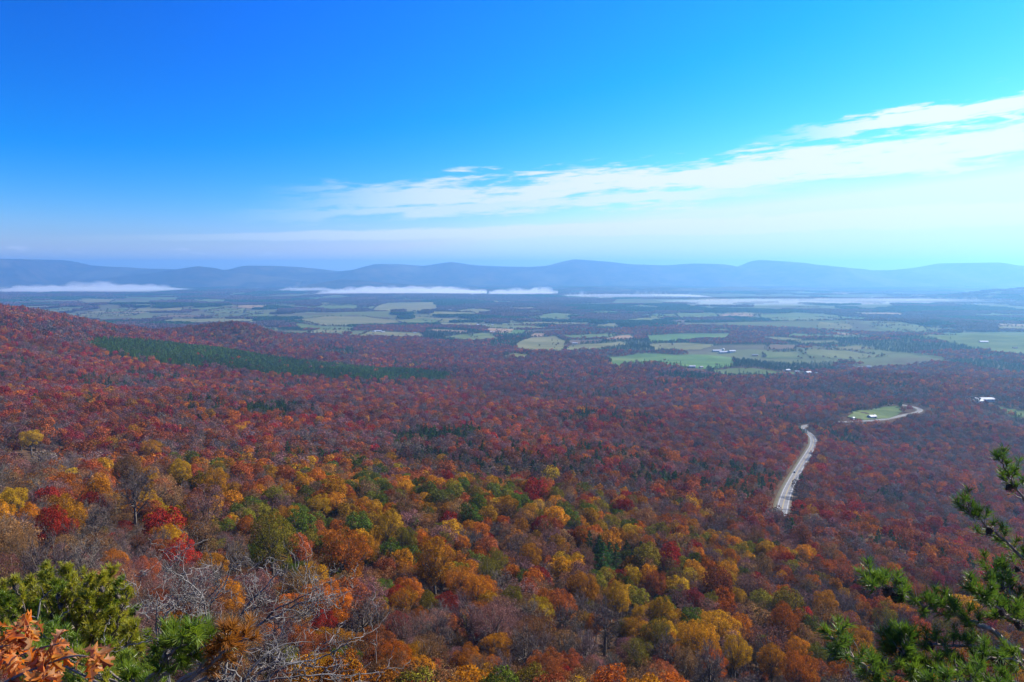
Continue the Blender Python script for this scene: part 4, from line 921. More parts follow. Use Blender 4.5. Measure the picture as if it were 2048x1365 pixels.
# ------------------------------------------------------------------ car on the highway
def make_car(s_pos, off, label):
    i = int(np.argmin(np.abs(sd - s_pos))); p = RD[i]; t_ = RD[i + 1] - RD[i - 1]; rz = math.atan2(t_[1], t_[0])
    nx_, ny_ = t_[1] / math.hypot(t_[0], t_[1]), -t_[0] / math.hypot(t_[0], t_[1])
    root = empty('car', (p[0] + nx_ * off, p[1] + ny_ * off, p[2] + 0.68 - 0.13 * abs(off) / HW), rz); tag(root, label, 'car')
    paint = diffuse_mat('dark_car_paint', (0.02, 0.022, 0.03), rough=0.3, spec=0.5); tyre = diffuse_mat('tyre_rubber', (0.02, 0.02, 0.02)); rimm = diffuse_mat('wheel_rim', (0.5, 0.5, 0.5), rough=0.4)
    sec = [(-2.25, 0.45, 0.72), (-2.2, 0.32, 0.95), (-1.4, 0.28, 1.0), (0.9, 0.28, 1.0), (1.6, 0.28, 0.92), (2.2, 0.32, 0.78), (2.3, 0.42, 0.62)]
    b = MB(); v = []
    for x, z0, z1 in sec: v += [(x, -0.86, z0), (x, -0.9, (z0 + z1) / 2), (x, -0.82, z1), (x, 0.82, z1), (x, 0.9, (z0 + z1) / 2), (x, 0.86, z0)]
    f = [(i_ * 6 + j, i_ * 6 + (j + 1) % 6, (i_ + 1) * 6 + (j + 1) % 6, (i_ + 1) * 6 + j) for i_ in range(len(sec) - 1) for j in range(6)]
    b.add(v, f); b.add(v[:6], [(0, 1, 2, 3, 4, 5)]); b.add(v[-6:], [(5, 4, 3, 2, 1, 0)]); obj('body', b.mesh('body', [paint]), root)
    c_ = MB(); c_.add([(-1.75, -0.78, 0.98), (1.0, -0.78, 0.98), (1.0, 0.78, 0.98), (-1.75, 0.78, 0.98), (-1.2, -0.64, 1.46), (0.25, -0.64, 1.46), (0.25, 0.64, 1.46), (-1.2, 0.64, 1.46)],
        [(0, 1, 5, 4), (1, 2, 6, 5), (2, 3, 7, 6), (3, 0, 4, 7)]); obj('window_glass', c_.mesh('window_glass', [M['pane']]), root)
    r_ = MB(); r_.box(-1.22, 0.27, -0.66, 0.66, 1.455, 1.5); obj('roof', r_.mesh('roof', [paint]), root)
    w_ = MB(); a_ = np.linspace(0, 2 * math.pi, 13)[:-1]
    ring = [(0.33 * math.cos(q_), yy, 0.33 * math.sin(q_)) for yy in (-0.11, 0.11) for q_ in a_]; w_.add(ring, [(k, (k + 1) % 12, 12 + (k + 1) % 12, 12 + k) for k in range(12)]); w_.add(ring[:12], [tuple(range(12))]); w_.add(ring[12:], [tuple(range(12))]); wm = w_.mesh('wheel', [tyre])
    r2 = MB(); ring = [(0.2 * math.cos(q_), yy, 0.2 * math.sin(q_)) for yy in (-0.12, 0.12) for q_ in a_]; r2.add(ring[:12], [tuple(range(12))]); r2.add(ring[12:], [tuple(range(12))]); r2m = r2.mesh('rim', [rimm])
    for x in (-1.4, 1.42):
        for y in (-0.8, 0.8): obj('rim', r2m, obj('wheel', wm, root, (x, y, 0.33)))
i_car = int(np.argmin([abs(to_pix(*p)[1] - 947) + abs(to_pix(*p)[0] - 1593) * 0.5 for p in RD]))
make_car(sd[i_car], -2.0, 'small dark car driving on the highway')

# ------------------------------------------------------------------ foreground: pine boughs, oak leaves, dead branches
def at(px, py, Y):
    w = pix_dir(px, py); return np.array([0, 0, CAMZ]) + w / w[1] * Y
def gz(x, y): return float(h_all(np.array([x]), np.array([y]))[0])
def needle_mat(name, c1, c2):
    m, q = mat(name); t = q.n('ShaderNodeTexCoord'); nz = q.noise(t.outputs['Object'], 6.0, 3, 0.6)
    cc = q.mix(q.smooth(nz, 0.35, 0.65), (*c1, 1), (*c2, 1)); p = q.n('ShaderNodeBsdfPrincipled'); q.put(p.inputs['Base Color'], cc)
    p.inputs['Roughness'].default_value = 0.42; p.inputs['Specular IOR Level'].default_value = 0.35
    tr = q.n('ShaderNodeBsdfTranslucent'); q.put(tr.inputs[0], q.vm('MULTIPLY', cc, (1.3, 1.2, 0.6)))
    mx = q.n('ShaderNodeMixShader'); mx.inputs[0].default_value = 0.42; q.put(mx.inputs[1], p.outputs[0]); q.put(mx.inputs[2], tr.outputs[0]); out(q, mx.outputs[0]); return m
M['n_dark'] = needle_mat('pine_needles', (0.045, 0.105, 0.016), (0.095, 0.17, 0.025)); M['n_light'] = needle_mat('yellow_green_pine_needles', (0.19, 0.215, 0.018), (0.34, 0.32, 0.035))  # the second, paler needles are yellow green by their own colour
M['n_brown'] = needle_mat('dead_pine_needles', (0.24, 0.085, 0.015), (0.34, 0.15, 0.035)); M['n_fresh'] = needle_mat('fresh_pine_needles', (0.09, 0.155, 0.015), (0.17, 0.24, 0.022))
M['pbark'] = diffuse_mat('pine_bark', (0.10, 0.075, 0.06), (0.24, 0.20, 0.17), 25.0, 0.8, 0.3); M['grey_wood'] = diffuse_mat('weathered_dead_wood', (0.06, 0.055, 0.05), (0.24, 0.225, 0.21), 9.0)
M['cone'] = diffuse_mat('pine_cone', (0.035, 0.022, 0.015), (0.085, 0.055, 0.04), 60.0)
M['cone_grey'] = diffuse_mat('weathered_pine_cone', (0.035, 0.028, 0.022), (0.13, 0.11, 0.09), 40.0)
def needles(rng, P, D, ln, wd):
    """thin blades leaving points P in directions D"""
    n = len(P); s_ = unit(np.cross(D, rng.normal(0, 1, (n, 3)))) * wd * 0.5; L = ln * rng.uniform(0.7, 1.15, (n, 1))
    v = np.stack([P - s_, P + s_, P + D * L * 0.6 + s_ * 0.8, P + D * L, P + D * L * 0.6 - s_ * 0.8], 1).reshape(-1, 3)
    return v, np.arange(n * 5).reshape(n, 5)
def bez(a, b, c_, k):
    t = np.linspace(0, 1, k)[:, None]; return a * (1 - t) ** 2 + 2 * b * t * (1 - t) + c_ * t * t
def cone_mesh(m, L=0.045, r=0.015):
    mb = MB(); k = 10; n = 9; v = []
    for i in range(k):
        u = i / (k - 1); rad = r * (math.sin(math.pi * min(1, 0.12 + 0.88 * u) ** 0.75) ** 0.8 + 0.05)
        for j in range(n):
            a = 2 * math.pi * (j + 0.5 * (i % 2)) / n; b_ = 1.0 + (0.28 if (i + j) % 2 else -0.12); v.append((rad * b_ * math.cos(a), rad * b_ * math.sin(a), -L * u))
    mb.add(v, [(i * n + j, i * n + (j + 1) % n, (i + 1) * n + (j + 1) % n, (i + 1) * n + j) for i in range(k - 1) for j in range(n)])
    mb.add(v[:n], [tuple(range(n))]); mb.add(v[-n:], [tuple(range(n))]); return mb.mesh('cone', [m])
CONE_D = cone_mesh(M['cone']); CONE_G = cone_mesh(M['cone_grey'], 0.05, 0.019)
def bough(root, rng, pts, r0, r1, tw_n, tw_len, nmat, nlen, nwid, per, cones=0, cone_me=None, start=0.25, up=0.45, bare=0.0, mat_w=None):
    """one pine branch: axis, side twigs with tufts of needles, cones; children of the tree"""
    pts = np.asarray(pts); ax = spline(pts, 6); ax[1:-1] += rng.normal(0, 0.006, (len(ax) - 2, 3))
    w = MB(); w.tube(ax, np.linspace(r0, r1, len(ax)), 6)
    nP = []; nD = []; ends = []
    tang = np.gradient(ax, axis=0); tang = unit(tang)
    for k in range(tw_n + 1):
        if k == tw_n: a = ax[-2]; d = tang[-1]; L = tw_len * 0.6
        else:
            u = start + (1 - start) * (k + rng.random()) / tw_n; f = u * (len(ax) - 1); i = min(int(f), len(ax) - 2); a = ax[i] + (ax[i + 1] - ax[i]) * (f - i)
            sd_ = unit(np.cross(tang[i], rng.normal(0, 1, 3))); d = unit(tang[i] * rng.uniform(0.3, 0.9) + sd_ * rng.uniform(0.5, 1.0) + np.array([0, 0, up * rng.uniform(0.3, 1.2)])); L = tw_len * rng.uniform(0.45, 1.2) * (1.15 - 0.4 * u)
        b = a + d * L * 0.55 + rng.normal(0, 0.12, 3) * L; c_ = a + unit(d + np.array([0, 0, up * 0.6])) * L
        tw = bez(a, b, c_, 5); w.tube(tw, np.linspace(max(r1, 0.0022), 0.0014, 5), 4); ends.append((a, c_))
        if rng.random() < bare: continue
        m_ = per; t = rng.uniform(0.25, 1.0, m_) ** 0.75; f = t * 4; i0 = np.minimum(f.astype(int), 3); fr = (f - i0)[:, None]
        P = tw[i0] * (1 - fr) + tw[i0 + 1] * fr; dt = unit(tw[i0 + 1] - tw[i0]); D = unit(dt * rng.uniform(0.35, 1.1, (m_, 1)) + unit(np.cross(dt, rng.normal(0, 1, (m_, 3)))) * 0.75 + np.array([0, 0, 0.12]))
        nP.append(P); nD.append(D)
    b_ = obj('branch', w.mesh('branch', [mat_w or M['pbark']], True), root)
    if nP:
        nb = MB(); v, f = needles(rng, np.concatenate(nP), np.concatenate(nD), nlen, nwid); nb.add(v, f); tag(obj('needles', nb.mesh('needles', [nmat]), b_), kind='stuff')
    for k in range(cones):
        a, c_ = ends[rng.integers(0, len(ends))]; p = a + (c_ - a) * rng.uniform(0.0, 0.4)
        o = obj('cone', cone_me, b_, p); o.rotation_euler = (rng.uniform(-0.8, 0.8), rng.uniform(-0.8, 0.8), rng.uniform(0, 6.28)); s_ = rng.uniform(0.85, 1.25); o.scale = (s_, s_, s_)
    return b_
# right hand pine: trunk just outside the frame, boughs reaching in
rg = np.random.default_rng(5)
pr = empty('pine_tree', (0, 0, 0)); tag(pr, 'near pine at the lower right edge with dark cones and green needle tufts', 'tree')
TXR, TYR = 3.45, 4.55
w = MB(); w.tube([(TXR + 0.1, TYR + 0.05, gz(TXR, TYR) - 0.3), (TXR, TYR, 297.3), (TXR - 0.06, TYR - 0.05, 298.4), (TXR - 0.1, TYR - 0.05, 299.4)], [0.085, 0.07, 0.05, 0.012], 8); obj('trunk', w.mesh('trunk', [M['pbark']], True), pr)
def rb(pl, tw, cones=2, r0=0.016, start=0.3, per=60, tl=0.12, bare=0.05):
    q_ = [at(*p) for p in pl]; z0 = q_[0][2]; q_ = [np.array([TXR - 0.05, TYR, z0 - 0.12])] + q_
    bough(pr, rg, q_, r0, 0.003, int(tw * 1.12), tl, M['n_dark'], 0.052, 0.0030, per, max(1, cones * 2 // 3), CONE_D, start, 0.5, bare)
rb([(2090, 1035, 4.35), (2045, 992, 4.3), (2020, 955, 4.25), (2004, 925, 4.2)], 13, 3, 0.010, 0.45)
rb([(2110, 1175, 4.4), (2050, 1118, 4.3), (1992, 1068, 4.2), (1952, 1036, 4.1), (1922, 1010, 4.05)], 24, 5, 0.012, 0.32)
rb([(2105, 1165, 4.5), (2050, 1145, 4.5), (2012, 1146, 4.5), (1980, 1140, 4.5)], 13, 2, 0.008, 0.5)
rb([(2130, 1350, 4.2), (2050, 1306, 4.1), (1982, 1262, 4.0), (1932, 1240, 3.95), (1892, 1216, 3.9), (1842, 1210, 3.85), (1785, 1182, 3.8), (1742, 1170, 3.75)], 50, 8, 0.020, 0.42, 62, 0.13)
rb([(2120, 1300, 4.2), (2050, 1255, 4.1), (2010, 1225, 4.0), (1975, 1198, 3.95), (1948, 1182, 3.9)], 26, 3, 0.012, 0.4)
rb([(2120, 1290, 4.3), (2060, 1235, 4.2), (2030, 1200, 4.2), (1995, 1168, 4.15)], 20, 3, 0.010, 0.45)
rb([(2080, 1330, 4.1), (2000, 1300, 4.0), (1930, 1292, 3.9), (1860, 1291, 3.85), (1800, 1292, 3.8), (1782, 1284, 3.8)], 30, 6, 0.011, 0.4)
rb([(1990, 1470, 3.9), (1880, 1420, 3.7), (1800, 1395, 3.6), (1752, 1352, 3.55), (1712, 1318, 3.5), (1682, 1298, 3.5), (1662, 1276, 3.45)], 26, 5, 0.011, 0.45)
rb([(2000, 1480, 3.9), (1900, 1420, 3.75), (1850, 1366, 3.7), (1818, 1335, 3.7), (1806, 1305, 3.7), (1812, 1280, 3.7)], 26, 3, 0.012, 0.42)
rb([(2120, 1400, 4.0), (2048, 1372, 3.9), (1965, 1352, 3.8), (1890, 1342, 3.7), (1820, 1350, 3.65), (1745, 1345, 3.6)], 46, 4, 0.013, 0.35)
rb([(2130, 1420, 4.0), (2060, 1345, 3.9), (2015, 1320, 3.85), (1975, 1318, 3.8), (1935, 1330, 3.8)], 28, 3, 0.011, 0.35)
rb([(2140, 1440, 3.8), (2060, 1400, 3.7), (1990, 1368, 3.6), (1920, 1366, 3.55), (1860, 1372, 3.5)], 30, 2, 0.011, 0.35)
rb([(2100, 1270, 4.4), (2060, 1262, 4.3), (2030, 1240, 4.3), (2000, 1236, 4.25)], 16, 2, 0.008, 0.4)
# left pine: bushy top below the overlook
rl = np.random.default_rng(8)
plf = empty('pine_tree', (0, 0, 0)); tag(plf, 'bushy yellow green pine top with grey cones at the lower left', 'tree')
bx, by = -4.25, 7.5; zb = gz(bx, by)
w = MB(); tr_ = np.array([(bx, by, zb - 0.4), (bx + 0.02, by, 295.2), (bx + 0.05, by, 296.2), (bx + 0.1, by - 0.02, 297.0)]); w.tube(tr_, [0.10, 0.08, 0.05, 0.014], 8); obj('trunk', w.mesh('trunk', [M['pbark']], True), plf)
LE = [(20, 1180), (60, 1150), (85, 1128), (132, 1124), (120, 1150), (170, 1142), (205, 1140), (220, 1138), (232, 1152), (185, 1165), (150, 1170), (100, 1180), (50, 1195), (10, 1215), (140, 1200), (180, 1195), (210, 1190), (235, 1210), (250, 1228), (268, 1240),
      (230, 1250), (200, 1230), (170, 1240), (130, 1235), (90, 1225), (60, 1240), (30, 1255), (245, 1270), (215, 1275), (185, 1265), (150, 1275), (120, 1262), (95, 1270), (240, 1295), (200, 1300), (165, 1300), (70, 1200), (110, 1210), (155, 1222), (195, 1212),
      (225, 1232), (258, 1255), (40, 1225), (0, 1240), (-40, 1190), (-60, 1240), (-30, 1280), (60, 1280), (20, 1300), (275, 1275), (140, 1150), (190, 1180), (260, 1215), (75, 1175)]
LE += [(a + 12, b + 22) for a, b in LE[:30:2]] + [(-20, 1150), (5, 1165), (30, 1150), (45, 1165), (160, 1158), (110, 1140), (175, 1210), (10, 1190), (130, 1180), (285, 1290), (262, 1305), (300, 1262), (235, 1180), (222, 1165)]
for i, (px, py) in enumerate(LE):
    e = at(px + rl.uniform(-12, 12), py + 14 + rl.uniform(-10, 10), rl.uniform(6.6, 7.8)); s_ = tr_[1] + (tr_[3] - tr_[1]) * rl.uniform(0.1, 0.9); s_[2] = min(s_[2], e[2] - 0.10)
    mid = (s_ + e) / 2 + np.array([0, 0, -0.08]) + rl.normal(0, 0.05, 3)
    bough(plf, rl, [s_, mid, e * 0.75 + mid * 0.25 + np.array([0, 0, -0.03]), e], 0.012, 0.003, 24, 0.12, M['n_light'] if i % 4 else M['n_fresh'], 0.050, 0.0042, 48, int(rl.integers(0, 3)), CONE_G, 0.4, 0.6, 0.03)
# low pine in front with fresh and with dead brown sprays
rs = np.random.default_rng(21)
ps = empty('pine_sapling', (0, 0, 0)); tag(ps, 'young pine at the bottom left with one green and one dead brown spray', 'tree')
sx, sy = -1.62, 3.6; w = MB(); w.tube([(sx, sy, gz(sx, sy) - 0.2), (sx + 0.05, sy, 297.4), (sx + 0.12, sy - 0.05, 298.05)], [0.04, 0.03, 0.012], 7); obj('trunk', w.mesh('trunk', [M['pbark']], True), ps)
st = np.array([sx + 0.1, sy - 0.03, 297.75])
def sb(pl, nm, tw=12, per=70, nl=0.06, tl=0.11, start=0.45, nw=0.0030): bough(ps, rs, [st] + [at(*p) for p in pl], 0.012, 0.003, tw, tl, M[nm], nl, nw, per, 0, None, start, 0.35)
sb([(290, 1390, 3.3), (325, 1330, 3.2), (358, 1290, 3.15), (374, 1268, 3.1)], 'n_fresh', 16)
sb([(300, 1390, 3.3), (350, 1335, 3.25), (385, 1305, 3.2), (408, 1290, 3.2)], 'n_fresh', 14)
sb([(300, 1380, 3.3), (320, 1345, 3.2), (330, 1312, 3.2), (326, 1290, 3.2)], 'n_fresh', 12)
sb([(330, 1400, 3.4), (400, 1335, 3.3), (440, 1300, 3.25), (462, 1270, 3.2)], 'n_brown', 11, 75, 0.055)
sb([(340, 1400, 3.4), (410, 1340, 3.3), (460, 1295, 3.3), (494, 1278, 3.3)], 'n_brown', 11, 75, 0.055)
sb([(350, 1400, 3.4), (410, 1355, 3.4), (440, 1325, 3.4), (462, 1308, 3.4)], 'n_brown', 9, 60, 0.05)
for px, py in ((40, 1350), (80, 1330), (120, 1345), (100, 1310), (150, 1355), (185, 1335), (215, 1345), (245, 1325), (260, 1350), (290, 1340), (60, 1275), (85, 1268), (110, 1262), (30, 1270), (200, 1362), (170, 1320), (140, 1330), (230, 1360), (310, 1362), (270, 1372)):
    e = at(px, py, rs.uniform(4.1, 4.9)); mid = (st + e) / 2 + np.array([0, 0.2, -0.12]); bough(ps, rs, [st, mid, mid * 0.3 + e * 0.7 + np.array([0, 0, -0.04]), e], 0.010, 0.003, 16, 0.11, M['n_light'] if rs.random() < 0.5 else M['n_fresh'], 0.050, 0.0034, 48, 0, None, 0.55, 0.5)
# oak branch with large orange leaves, bottom left corner
def oak_leaf(curl, fold, seed):
    r_ = np.random.default_rng(seed)
    half = [(0.0, 0.006), (0.10, 0.03), (0.20, 0.11), (0.235, 0.20), (0.27, 0.10), (0.32, 0.07), (0.40, 0.16), (0.455, 0.30), (0.50, 0.27), (0.52, 0.14), (0.57, 0.08), (0.66, 0.17), (0.735, 0.27), (0.76, 0.16), (0.80, 0.07), (0.87, 0.10), (0.93, 0.11), (0.94, 0.04), (1.0, 0.0)]
    v = []; f = []; n = len(half)
    for s_ in (-1, 1):
        b0 = len(v)
        for t, w_ in half:
            w2 = w_ * r_.uniform(0.88, 1.15)
            for q_ in (0.0, 0.55, 1.0):
                y = s_ * w2 * q_; v.append((t + w2 * q_ * 0.18, y, curl * (t - 0.45) ** 2 * -1.3 + abs(y) * fold + 0.05 * math.sin(9 * t + s_) * abs(y) * 4 * (q_ > 0)))
        for i in range(n - 1):
            for q_ in range(2): f.append((b0 + i * 3 + q_, b0 + i * 3 + q_ + 1, b0 + (i + 1) * 3 + q_ + 1, b0 + (i + 1) * 3 + q_))
    mb = MB(); mb.add(v, f); return mb
def oak_mat(name, c1, c2, under):
    m, q = mat(name); t = q.n('ShaderNodeTexCoord'); nz = q.noise(t.outputs['Object'], 5.0, 5, 0.65)
    sx_ = q.n('ShaderNodeSeparateXYZ'); q.put(sx_.inputs[0], t.outputs['Object']); rib = q.smooth(q.m('ABSOLUTE', sx_.outputs[1]), 0.004, 0.02, 0.6, 0.0)
    cc = q.mix(q.smooth(nz, 0.35, 0.65), (*c1, 1), (*c2, 1)); cc = q.mix(rib, cc, (0.55, 0.36, 0.2, 1))
    ge = q.n('ShaderNodeNewGeometry'); cc = q.mix(ge.outputs['Backfacing'], cc, (*under, 1))      # pale leaf underside
    p = q.n('ShaderNodeBsdfPrincipled'); q.put(p.inputs['Base Color'], cc); p.inputs['Roughness'].default_value = 0.5; p.inputs['Specular IOR Level'].default_value = 0.3
    tr = q.n('ShaderNodeBsdfTranslucent'); q.put(tr.inputs[0], q.vm('MULTIPLY', cc, (1.5, 1.0, 0.4))); mx = q.n('ShaderNodeMixShader'); mx.inputs[0].default_value = 0.55; q.put(mx.inputs[1], p.outputs[0]); q.put(mx.inputs[2], tr.outputs[0]); out(q, mx.outputs[0]); return m
OM = [oak_mat('orange_oak_leaf', (0.46, 0.105, 0.008), (0.54, 0.16, 0.014), (0.50, 0.22, 0.09)), oak_mat('tan_oak_leaf', (0.46, 0.17, 0.05), (0.54, 0.26, 0.10), (0.55, 0.30, 0.15)),
      oak_mat('yellow_oak_leaf', (0.46, 0.22, 0.015), (0.42, 0.14, 0.015), (0.45, 0.28, 0.1)), oak_mat('dark_oak_leaf', (0.15, 0.04, 0.012), (0.26, 0.075, 0.018), (0.30, 0.15, 0.08))]
OL = [oak_leaf(c_, f_, s_).mesh('leaf', [m_], True) for m_ in OM for c_, f_, s_ in ((0.7, 0.45, 1), (-0.8, 0.25, 2), (1.3, 0.8, 3))]
ro_ = np.random.default_rng(33)
oak = empty('oak_sapling', (0, 0, 0)); tag(oak, 'oak branch with large orange and tan lobed leaves in the bottom left corner', 'tree')
ox, oy = -2.55, 3.35; w = MB(); w.tube([(ox, oy, gz(ox, oy) - 0.2), (ox + 0.05, oy, 297.4), (ox + 0.1, oy - 0.02, 298.3)], [0.03, 0.022, 0.010], 6); obj('trunk', w.mesh('trunk', [M['pbark']], True), oak)
OB = [[(-70, 1345, 3.3), (-10, 1290, 3.25), (30, 1258, 3.2), (62, 1252, 3.2)], [(-70, 1370, 3.2), (0, 1330, 3.1), (70, 1300, 3.05), (118, 1288, 3.0)], [(-70, 1410, 3.1), (20, 1360, 3.0), (90, 1330, 2.95), (150, 1312, 2.9), (200, 1318, 2.9)], [(-60, 1450, 3.0), (20, 1400, 2.95), (60, 1370, 2.9), (95, 1350, 2.9)], [(-80, 1330, 3.3), (-20, 1300, 3.2), (20, 1290, 3.1)]]
for bi, pl in enumerate(OB):
    q_ = [np.array([ox + 0.1, oy - 0.02, 298.2])] + [at(*p) for p in pl]; ax = spline(q_, 6); w = MB(); w.tube(ax, np.linspace(0.008, 0.0025, len(ax)), 5); br = obj('branch', w.mesh('branch', [M['pbark']], True), oak)
    nl_ = (38, 44, 40, 40, 36)[bi]
    for k in range(nl_):
        u = 0.30 + 0.70 * (k + ro_.random()) / nl_
        if bi == 2 and 0.62 < u < 0.86: u = 0.62 if u < 0.74 else 0.9
        i = min(int(u * (len(ax) - 1)), len(ax) - 2); p = ax[i] + (ax[i + 1] - ax[i]) * ro_.random() + ro_.normal(0, 0.012, 3)
        o = obj('leaf', OL[int(ro_.choice(12, p=[.12, .12, .1, .1, .12, .08, .06, .05, .05, .08, .06, .06]))], br, p); s_ = ro_.uniform(0.062, 0.112); o.scale = (s_, s_, s_)
        o.rotation_euler = (ro_.normal(0.5, 0.6), ro_.normal(0.2, 0.6), ro_.uniform(-2.2, 1.6))
# dead grey pine branches, lower left
rd2 = np.random.default_rng(44)
def dead(root, stems, r0, rng, dens, tl, lv=3):
    def grow(w, pts, r_a, r_b, level):
        ax = spline(pts, 5); ax[1:-1] += rng.normal(0, 0.004, (len(ax) - 2, 3)); w.tube(ax, np.linspace(r_a, r_b, len(ax)), 5 if level == 0 else 4)
        if level >= lv: return
        L = np.linalg.norm(np.diff(ax, axis=0), axis=1).sum(); n_ = max(2, int(L * dens * (1.0, 1.7, 2.0)[min(level, 2)])); tg = unit(np.gradient(ax, axis=0))
        for k in range(n_):
            u = rng.uniform(0.12, 1.0); i = min(int(u * (len(ax) - 1)), len(ax) - 2); a = ax[i]
            d = unit(tg[i] * rng.uniform(0.1, 0.8) + unit(np.cross(tg[i], rng.normal(0, 1, 3))) + np.array([0.0, 0, 0.25]))
            l_ = tl * (0.62 ** level) * rng.uniform(0.35, 1.2); b = a + d * l_ * 0.5 + rng.normal(0, 0.1, 3) * l_; c_ = a + unit(d + rng.normal(0, 0.35, 3) + np.array([0, 0, 0.35])) * l_
            rr_ = (r_a + (r_b - r_a) * u) * 0.6; grow(w, [a, b, c_], max(rr_, 0.0024), max(rr_ * 0.45, 0.0016), level + 1)
    for s_ in stems:
        w = MB(); grow(w, [at(*p) for p in s_], r0, r0 * 0.3, 0); obj('branch', w.mesh('branch', [M['grey_wood']], True), root)
def dead_tree(label, base, stems, r0, dens, tl, lv=3):
    x, y = base[0], base[1]; root = empty('dead_tree', (0, 0, 0)); tag(root, label, 'dead tree')
    f = at(*stems[0][0]); w = MB(); w.tube([(x, y, gz(x, y) - 0.3), ((x + f[0]) / 2, (y + f[1]) / 2, f[2] - 0.5), tuple(f)], [r0 * 2, r0 * 1.6, r0 * 1.1], 7); obj('trunk', w.mesh('trunk', [M['grey_wood']], True), root)
    for s_ in stems[1:]: s_.insert(0, stems[0][0])
    dead(root, stems, r0, rd2, dens, tl, lv)
dead_tree('tall grey dead pine with twisted bare twigs right of the bushy pine', (-2.3, 6.1), [[(440, 1420, 6.0), (428, 1320, 6.0), (414, 1240, 6.0), (402, 1190, 5.95), (370, 1160, 5.9), (332, 1136, 5.85)],
    [(455, 1310, 6.1), (478, 1240, 6.1), (505, 1200, 6.1), (540, 1165, 6.15), (562, 1138, 6.2)], [(480, 1300, 5.9), (535, 1235, 5.85), (575, 1208, 5.8), (640, 1178, 5.8)], [(425, 1290, 6.1), (418, 1220, 6.2), (450, 1170, 6.3), (462, 1135, 6.3)],
    [(500, 1270, 6.0), (560, 1230, 6.0), (610, 1205, 6.0), (660, 1200, 6.0)]], 0.012, 7.6, 0.36, 3)
dead_tree('small grey dead shrub between the bushy pine and the tall dead pine', (-2.75, 5.4), [[(345, 1400, 5.3), (322, 1310, 5.3), (312, 1250, 5.3), (316, 1205, 5.3), (312, 1182, 5.3)], [(330, 1300, 5.3), (300, 1285, 5.2), (265, 1290, 5.2), (245, 1296, 5.2)], [(318, 1260, 5.3), (350, 1215, 5.35), (366, 1192, 5.4)], [(322, 1290, 5.3), (345, 1250, 5.3), (385, 1225, 5.3)]], 0.008, 8.0, 0.24, 3)
dead_tree('low tangle of grey dead branches along the bottom left of centre', (-1.6, 5.0), [[(470, 1430, 4.8), (520, 1345, 4.8), (580, 1325, 4.85), (640, 1335, 4.9), (700, 1330, 5.0)], [(560, 1340, 4.8), (640, 1318, 4.9), (680, 1295, 4.9), (706, 1278, 4.9)], [(500, 1370, 4.7), (600, 1352, 4.7), (700, 1350, 4.8), (770, 1345, 4.9)], [(480, 1360, 4.9), (450, 1330, 4.9), (500, 1300, 4.9), (540, 1305, 4.9)], [(560, 1390, 4.6), (640, 1372, 4.6), (740, 1365, 4.7)], [(470, 1390, 4.6), (520, 1320, 4.7), (570, 1290, 4.8), (625, 1285, 4.9)]], 0.008, 5.5, 0.30, 3)
dead_tree('thin grey dead branches among the bushy pine needles', (-3.2, 5.8), [[(60, 1330, 5.8), (72, 1260, 5.8), (80, 1205, 5.8), (104, 1180, 5.8)], [(75, 1262, 5.8), (110, 1240, 5.8), (140, 1220, 5.8)], [(90, 1285, 5.7), (120, 1265, 5.7), (134, 1248, 5.7)]], 0.010, 4.0, 0.12, 1)
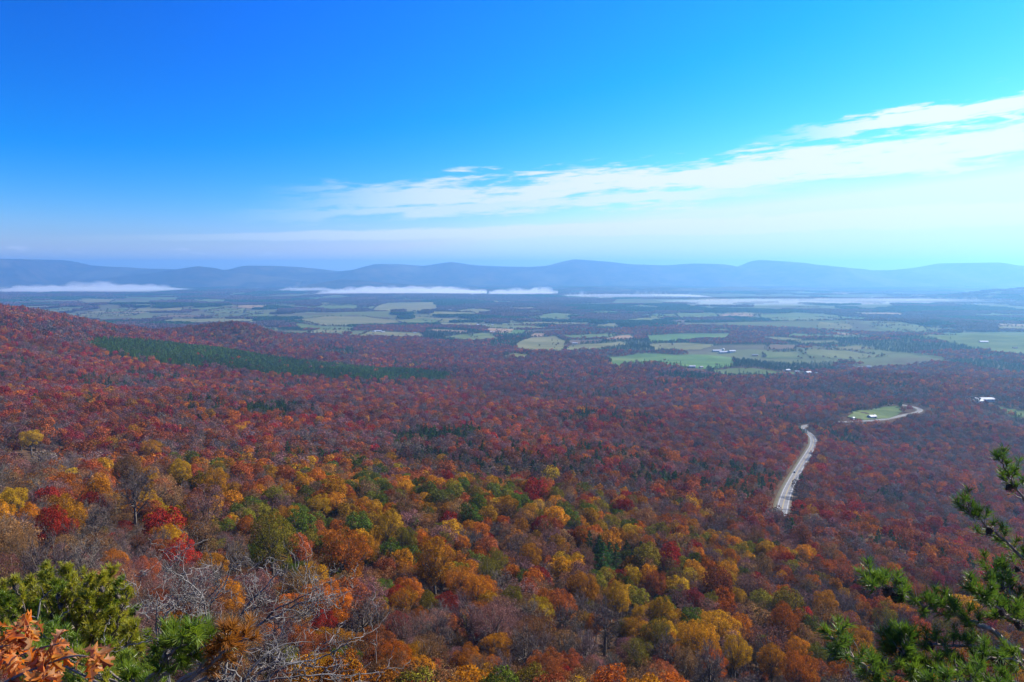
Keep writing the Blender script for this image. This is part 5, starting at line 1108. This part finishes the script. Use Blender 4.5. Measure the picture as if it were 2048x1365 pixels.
# ------------------------------------------------------------------ air: fog banks over the far valley, and the blue haze
def vol_mat(name, col, density, g_=0.0):
    m, q = mat(name); p = q.n('ShaderNodeVolumePrincipled')
    p.inputs['Color'].default_value = (*col, 1); p.inputs['Density'].default_value = density; p.inputs['Anisotropy'].default_value = g_
    out(q, None, p.outputs[0]); return m
def fog_bank(x0, x1, ytop, ybot, dist, depth, seed, dens, rb, label):
    """billowing low cloud lying on the valley floor: a flat base and a cauliflower top made of many billows"""
    X0 = (x0 - 1024) / FPX * dist; X1 = (x1 - 1024) / FPX * dist; nx = 420; ny = 30
    zt = CAMZ + (pix_dir(0, ytop)[2] / pix_dir(0, ytop)[1]) * dist; zb = CAMZ + (pix_dir(0, ybot)[2] / pix_dir(0, ybot)[1]) * dist; hh = zt - zb
    r_ = np.random.default_rng(seed); xs = np.linspace(X0, X1, nx); ys = np.linspace(-depth, depth, ny); X, Y = np.meshgrid(xs, ys, indexing='ij')
    s = (X - X0) / (X1 - X0); env = np.clip(np.minimum(s, 1 - s) * 6, 0, 1) ** 0.6 * np.clip(1 - np.abs(Y) / depth, 0, 1) ** 0.9
    top = hh * 0.42 * env * (0.5 + fbm(X, Y, 900, seed, 3))
    for k in range(min(int((X1 - X0) / hh * 5), 260)):
        cx = r_.uniform(X0, X1); cy_ = r_.normal(0, depth * 0.22); ee = min(1, min(cx - X0, X1 - cx) / (X1 - X0) * 6) ** 0.6 * (0.45 + 0.75 * float(fbm(np.array([cx]), np.array([0.0]), (X1 - X0) * 0.22, seed + 5, 2)[0]))
        rr_ = hh * r_.uniform(0.16, 0.55) * rb; cz = max(0.0, hh * ee * r_.uniform(0.55, 1.0) - rr_ * 0.8); d2 = ((X - cx) / 1.7) ** 2 + (Y - cy_) ** 2
        top = np.maximum(top, np.where(d2 < rr_ ** 2, cz + np.sqrt(np.maximum(rr_ ** 2 - d2, 0)) * 0.8, 0))
    top = np.maximum(top * np.where(env > 0, 1, 0), 0.5)
    v = np.concatenate([np.stack([X, dist + Y, zb + top], -1).reshape(-1, 3), np.stack([X, dist + Y, zb - 0.5 + 0 * X - hh * 0.25 * env], -1).reshape(-1, 3)]); N_ = nx * ny
    I, J = np.meshgrid(np.arange(nx - 1), np.arange(ny - 1), indexing='ij'); q_ = np.stack([I * ny + J, (I + 1) * ny + J, (I + 1) * ny + J + 1, I * ny + J + 1], -1).reshape(-1, 4)
    ring = np.concatenate([np.arange(ny), np.arange(1, nx) * ny + ny - 1, (nx - 1) * ny + np.arange(ny - 2, -1, -1), np.arange(nx - 2, 0, -1) * ny]); nx2 = np.roll(ring, -1)
    sidef = np.stack([ring, nx2, nx2 + N_, ring + N_], -1); f = np.concatenate([q_, q_[:, ::-1] + N_, sidef])
    me = mesh_np('fog_bank', v, f.ravel(), np.full(len(f), 4), [vol_mat('fog', (1.0, 1.0, 1.0), dens, 0.1)], None, True)
    bm = bmesh.new(); bm.from_mesh(me); bmesh.ops.recalc_face_normals(bm, faces=bm.faces[:]); bm.to_mesh(me); bm.free()
    tag(obj('fog_bank', me), label, 'fog', kind='stuff')
fog_bank(15, 356, 560, 581, 11400, 900, 3, 0.0022, 1.15, 'white fog bank lying in the valley at the far left')
fog_bank(640, 974, 569, 587, 10300, 800, 9, 0.0045, 1.15, 'bright white fog bank in the middle below the far range')
fog_bank(978, 1116, 573, 589, 10000, 600, 14, 0.0045, 1.15, 'short white fog bank just right of the middle one')
fog_bank(1330, 2500, 588, 605, 7300, 700, 25, 0.0011, 0.3, 'long thin even fog layer on the right')
fog_bank(1110, 1420, 580, 594, 9000, 700, 37, 0.0014, 0.5, 'thin veil of fog joining the middle and right fog')
fog_bank(560, 664, 570, 580, 11800, 500, 29, 0.0022, 0.7, 'faint small fog wisp left of the middle fog bank')

hz = MB(); hz.box(-34000, 34000, -29000, 30000, -45, 620)
ho = obj('haze', hz.mesh('haze', [vol_mat('haze_air', (0.25, 0.60, 1.0), HAZE_DENSITY, 0.5)]))
tag(ho, 'thin blue haze filling the valley air', 'haze', kind='stuff')
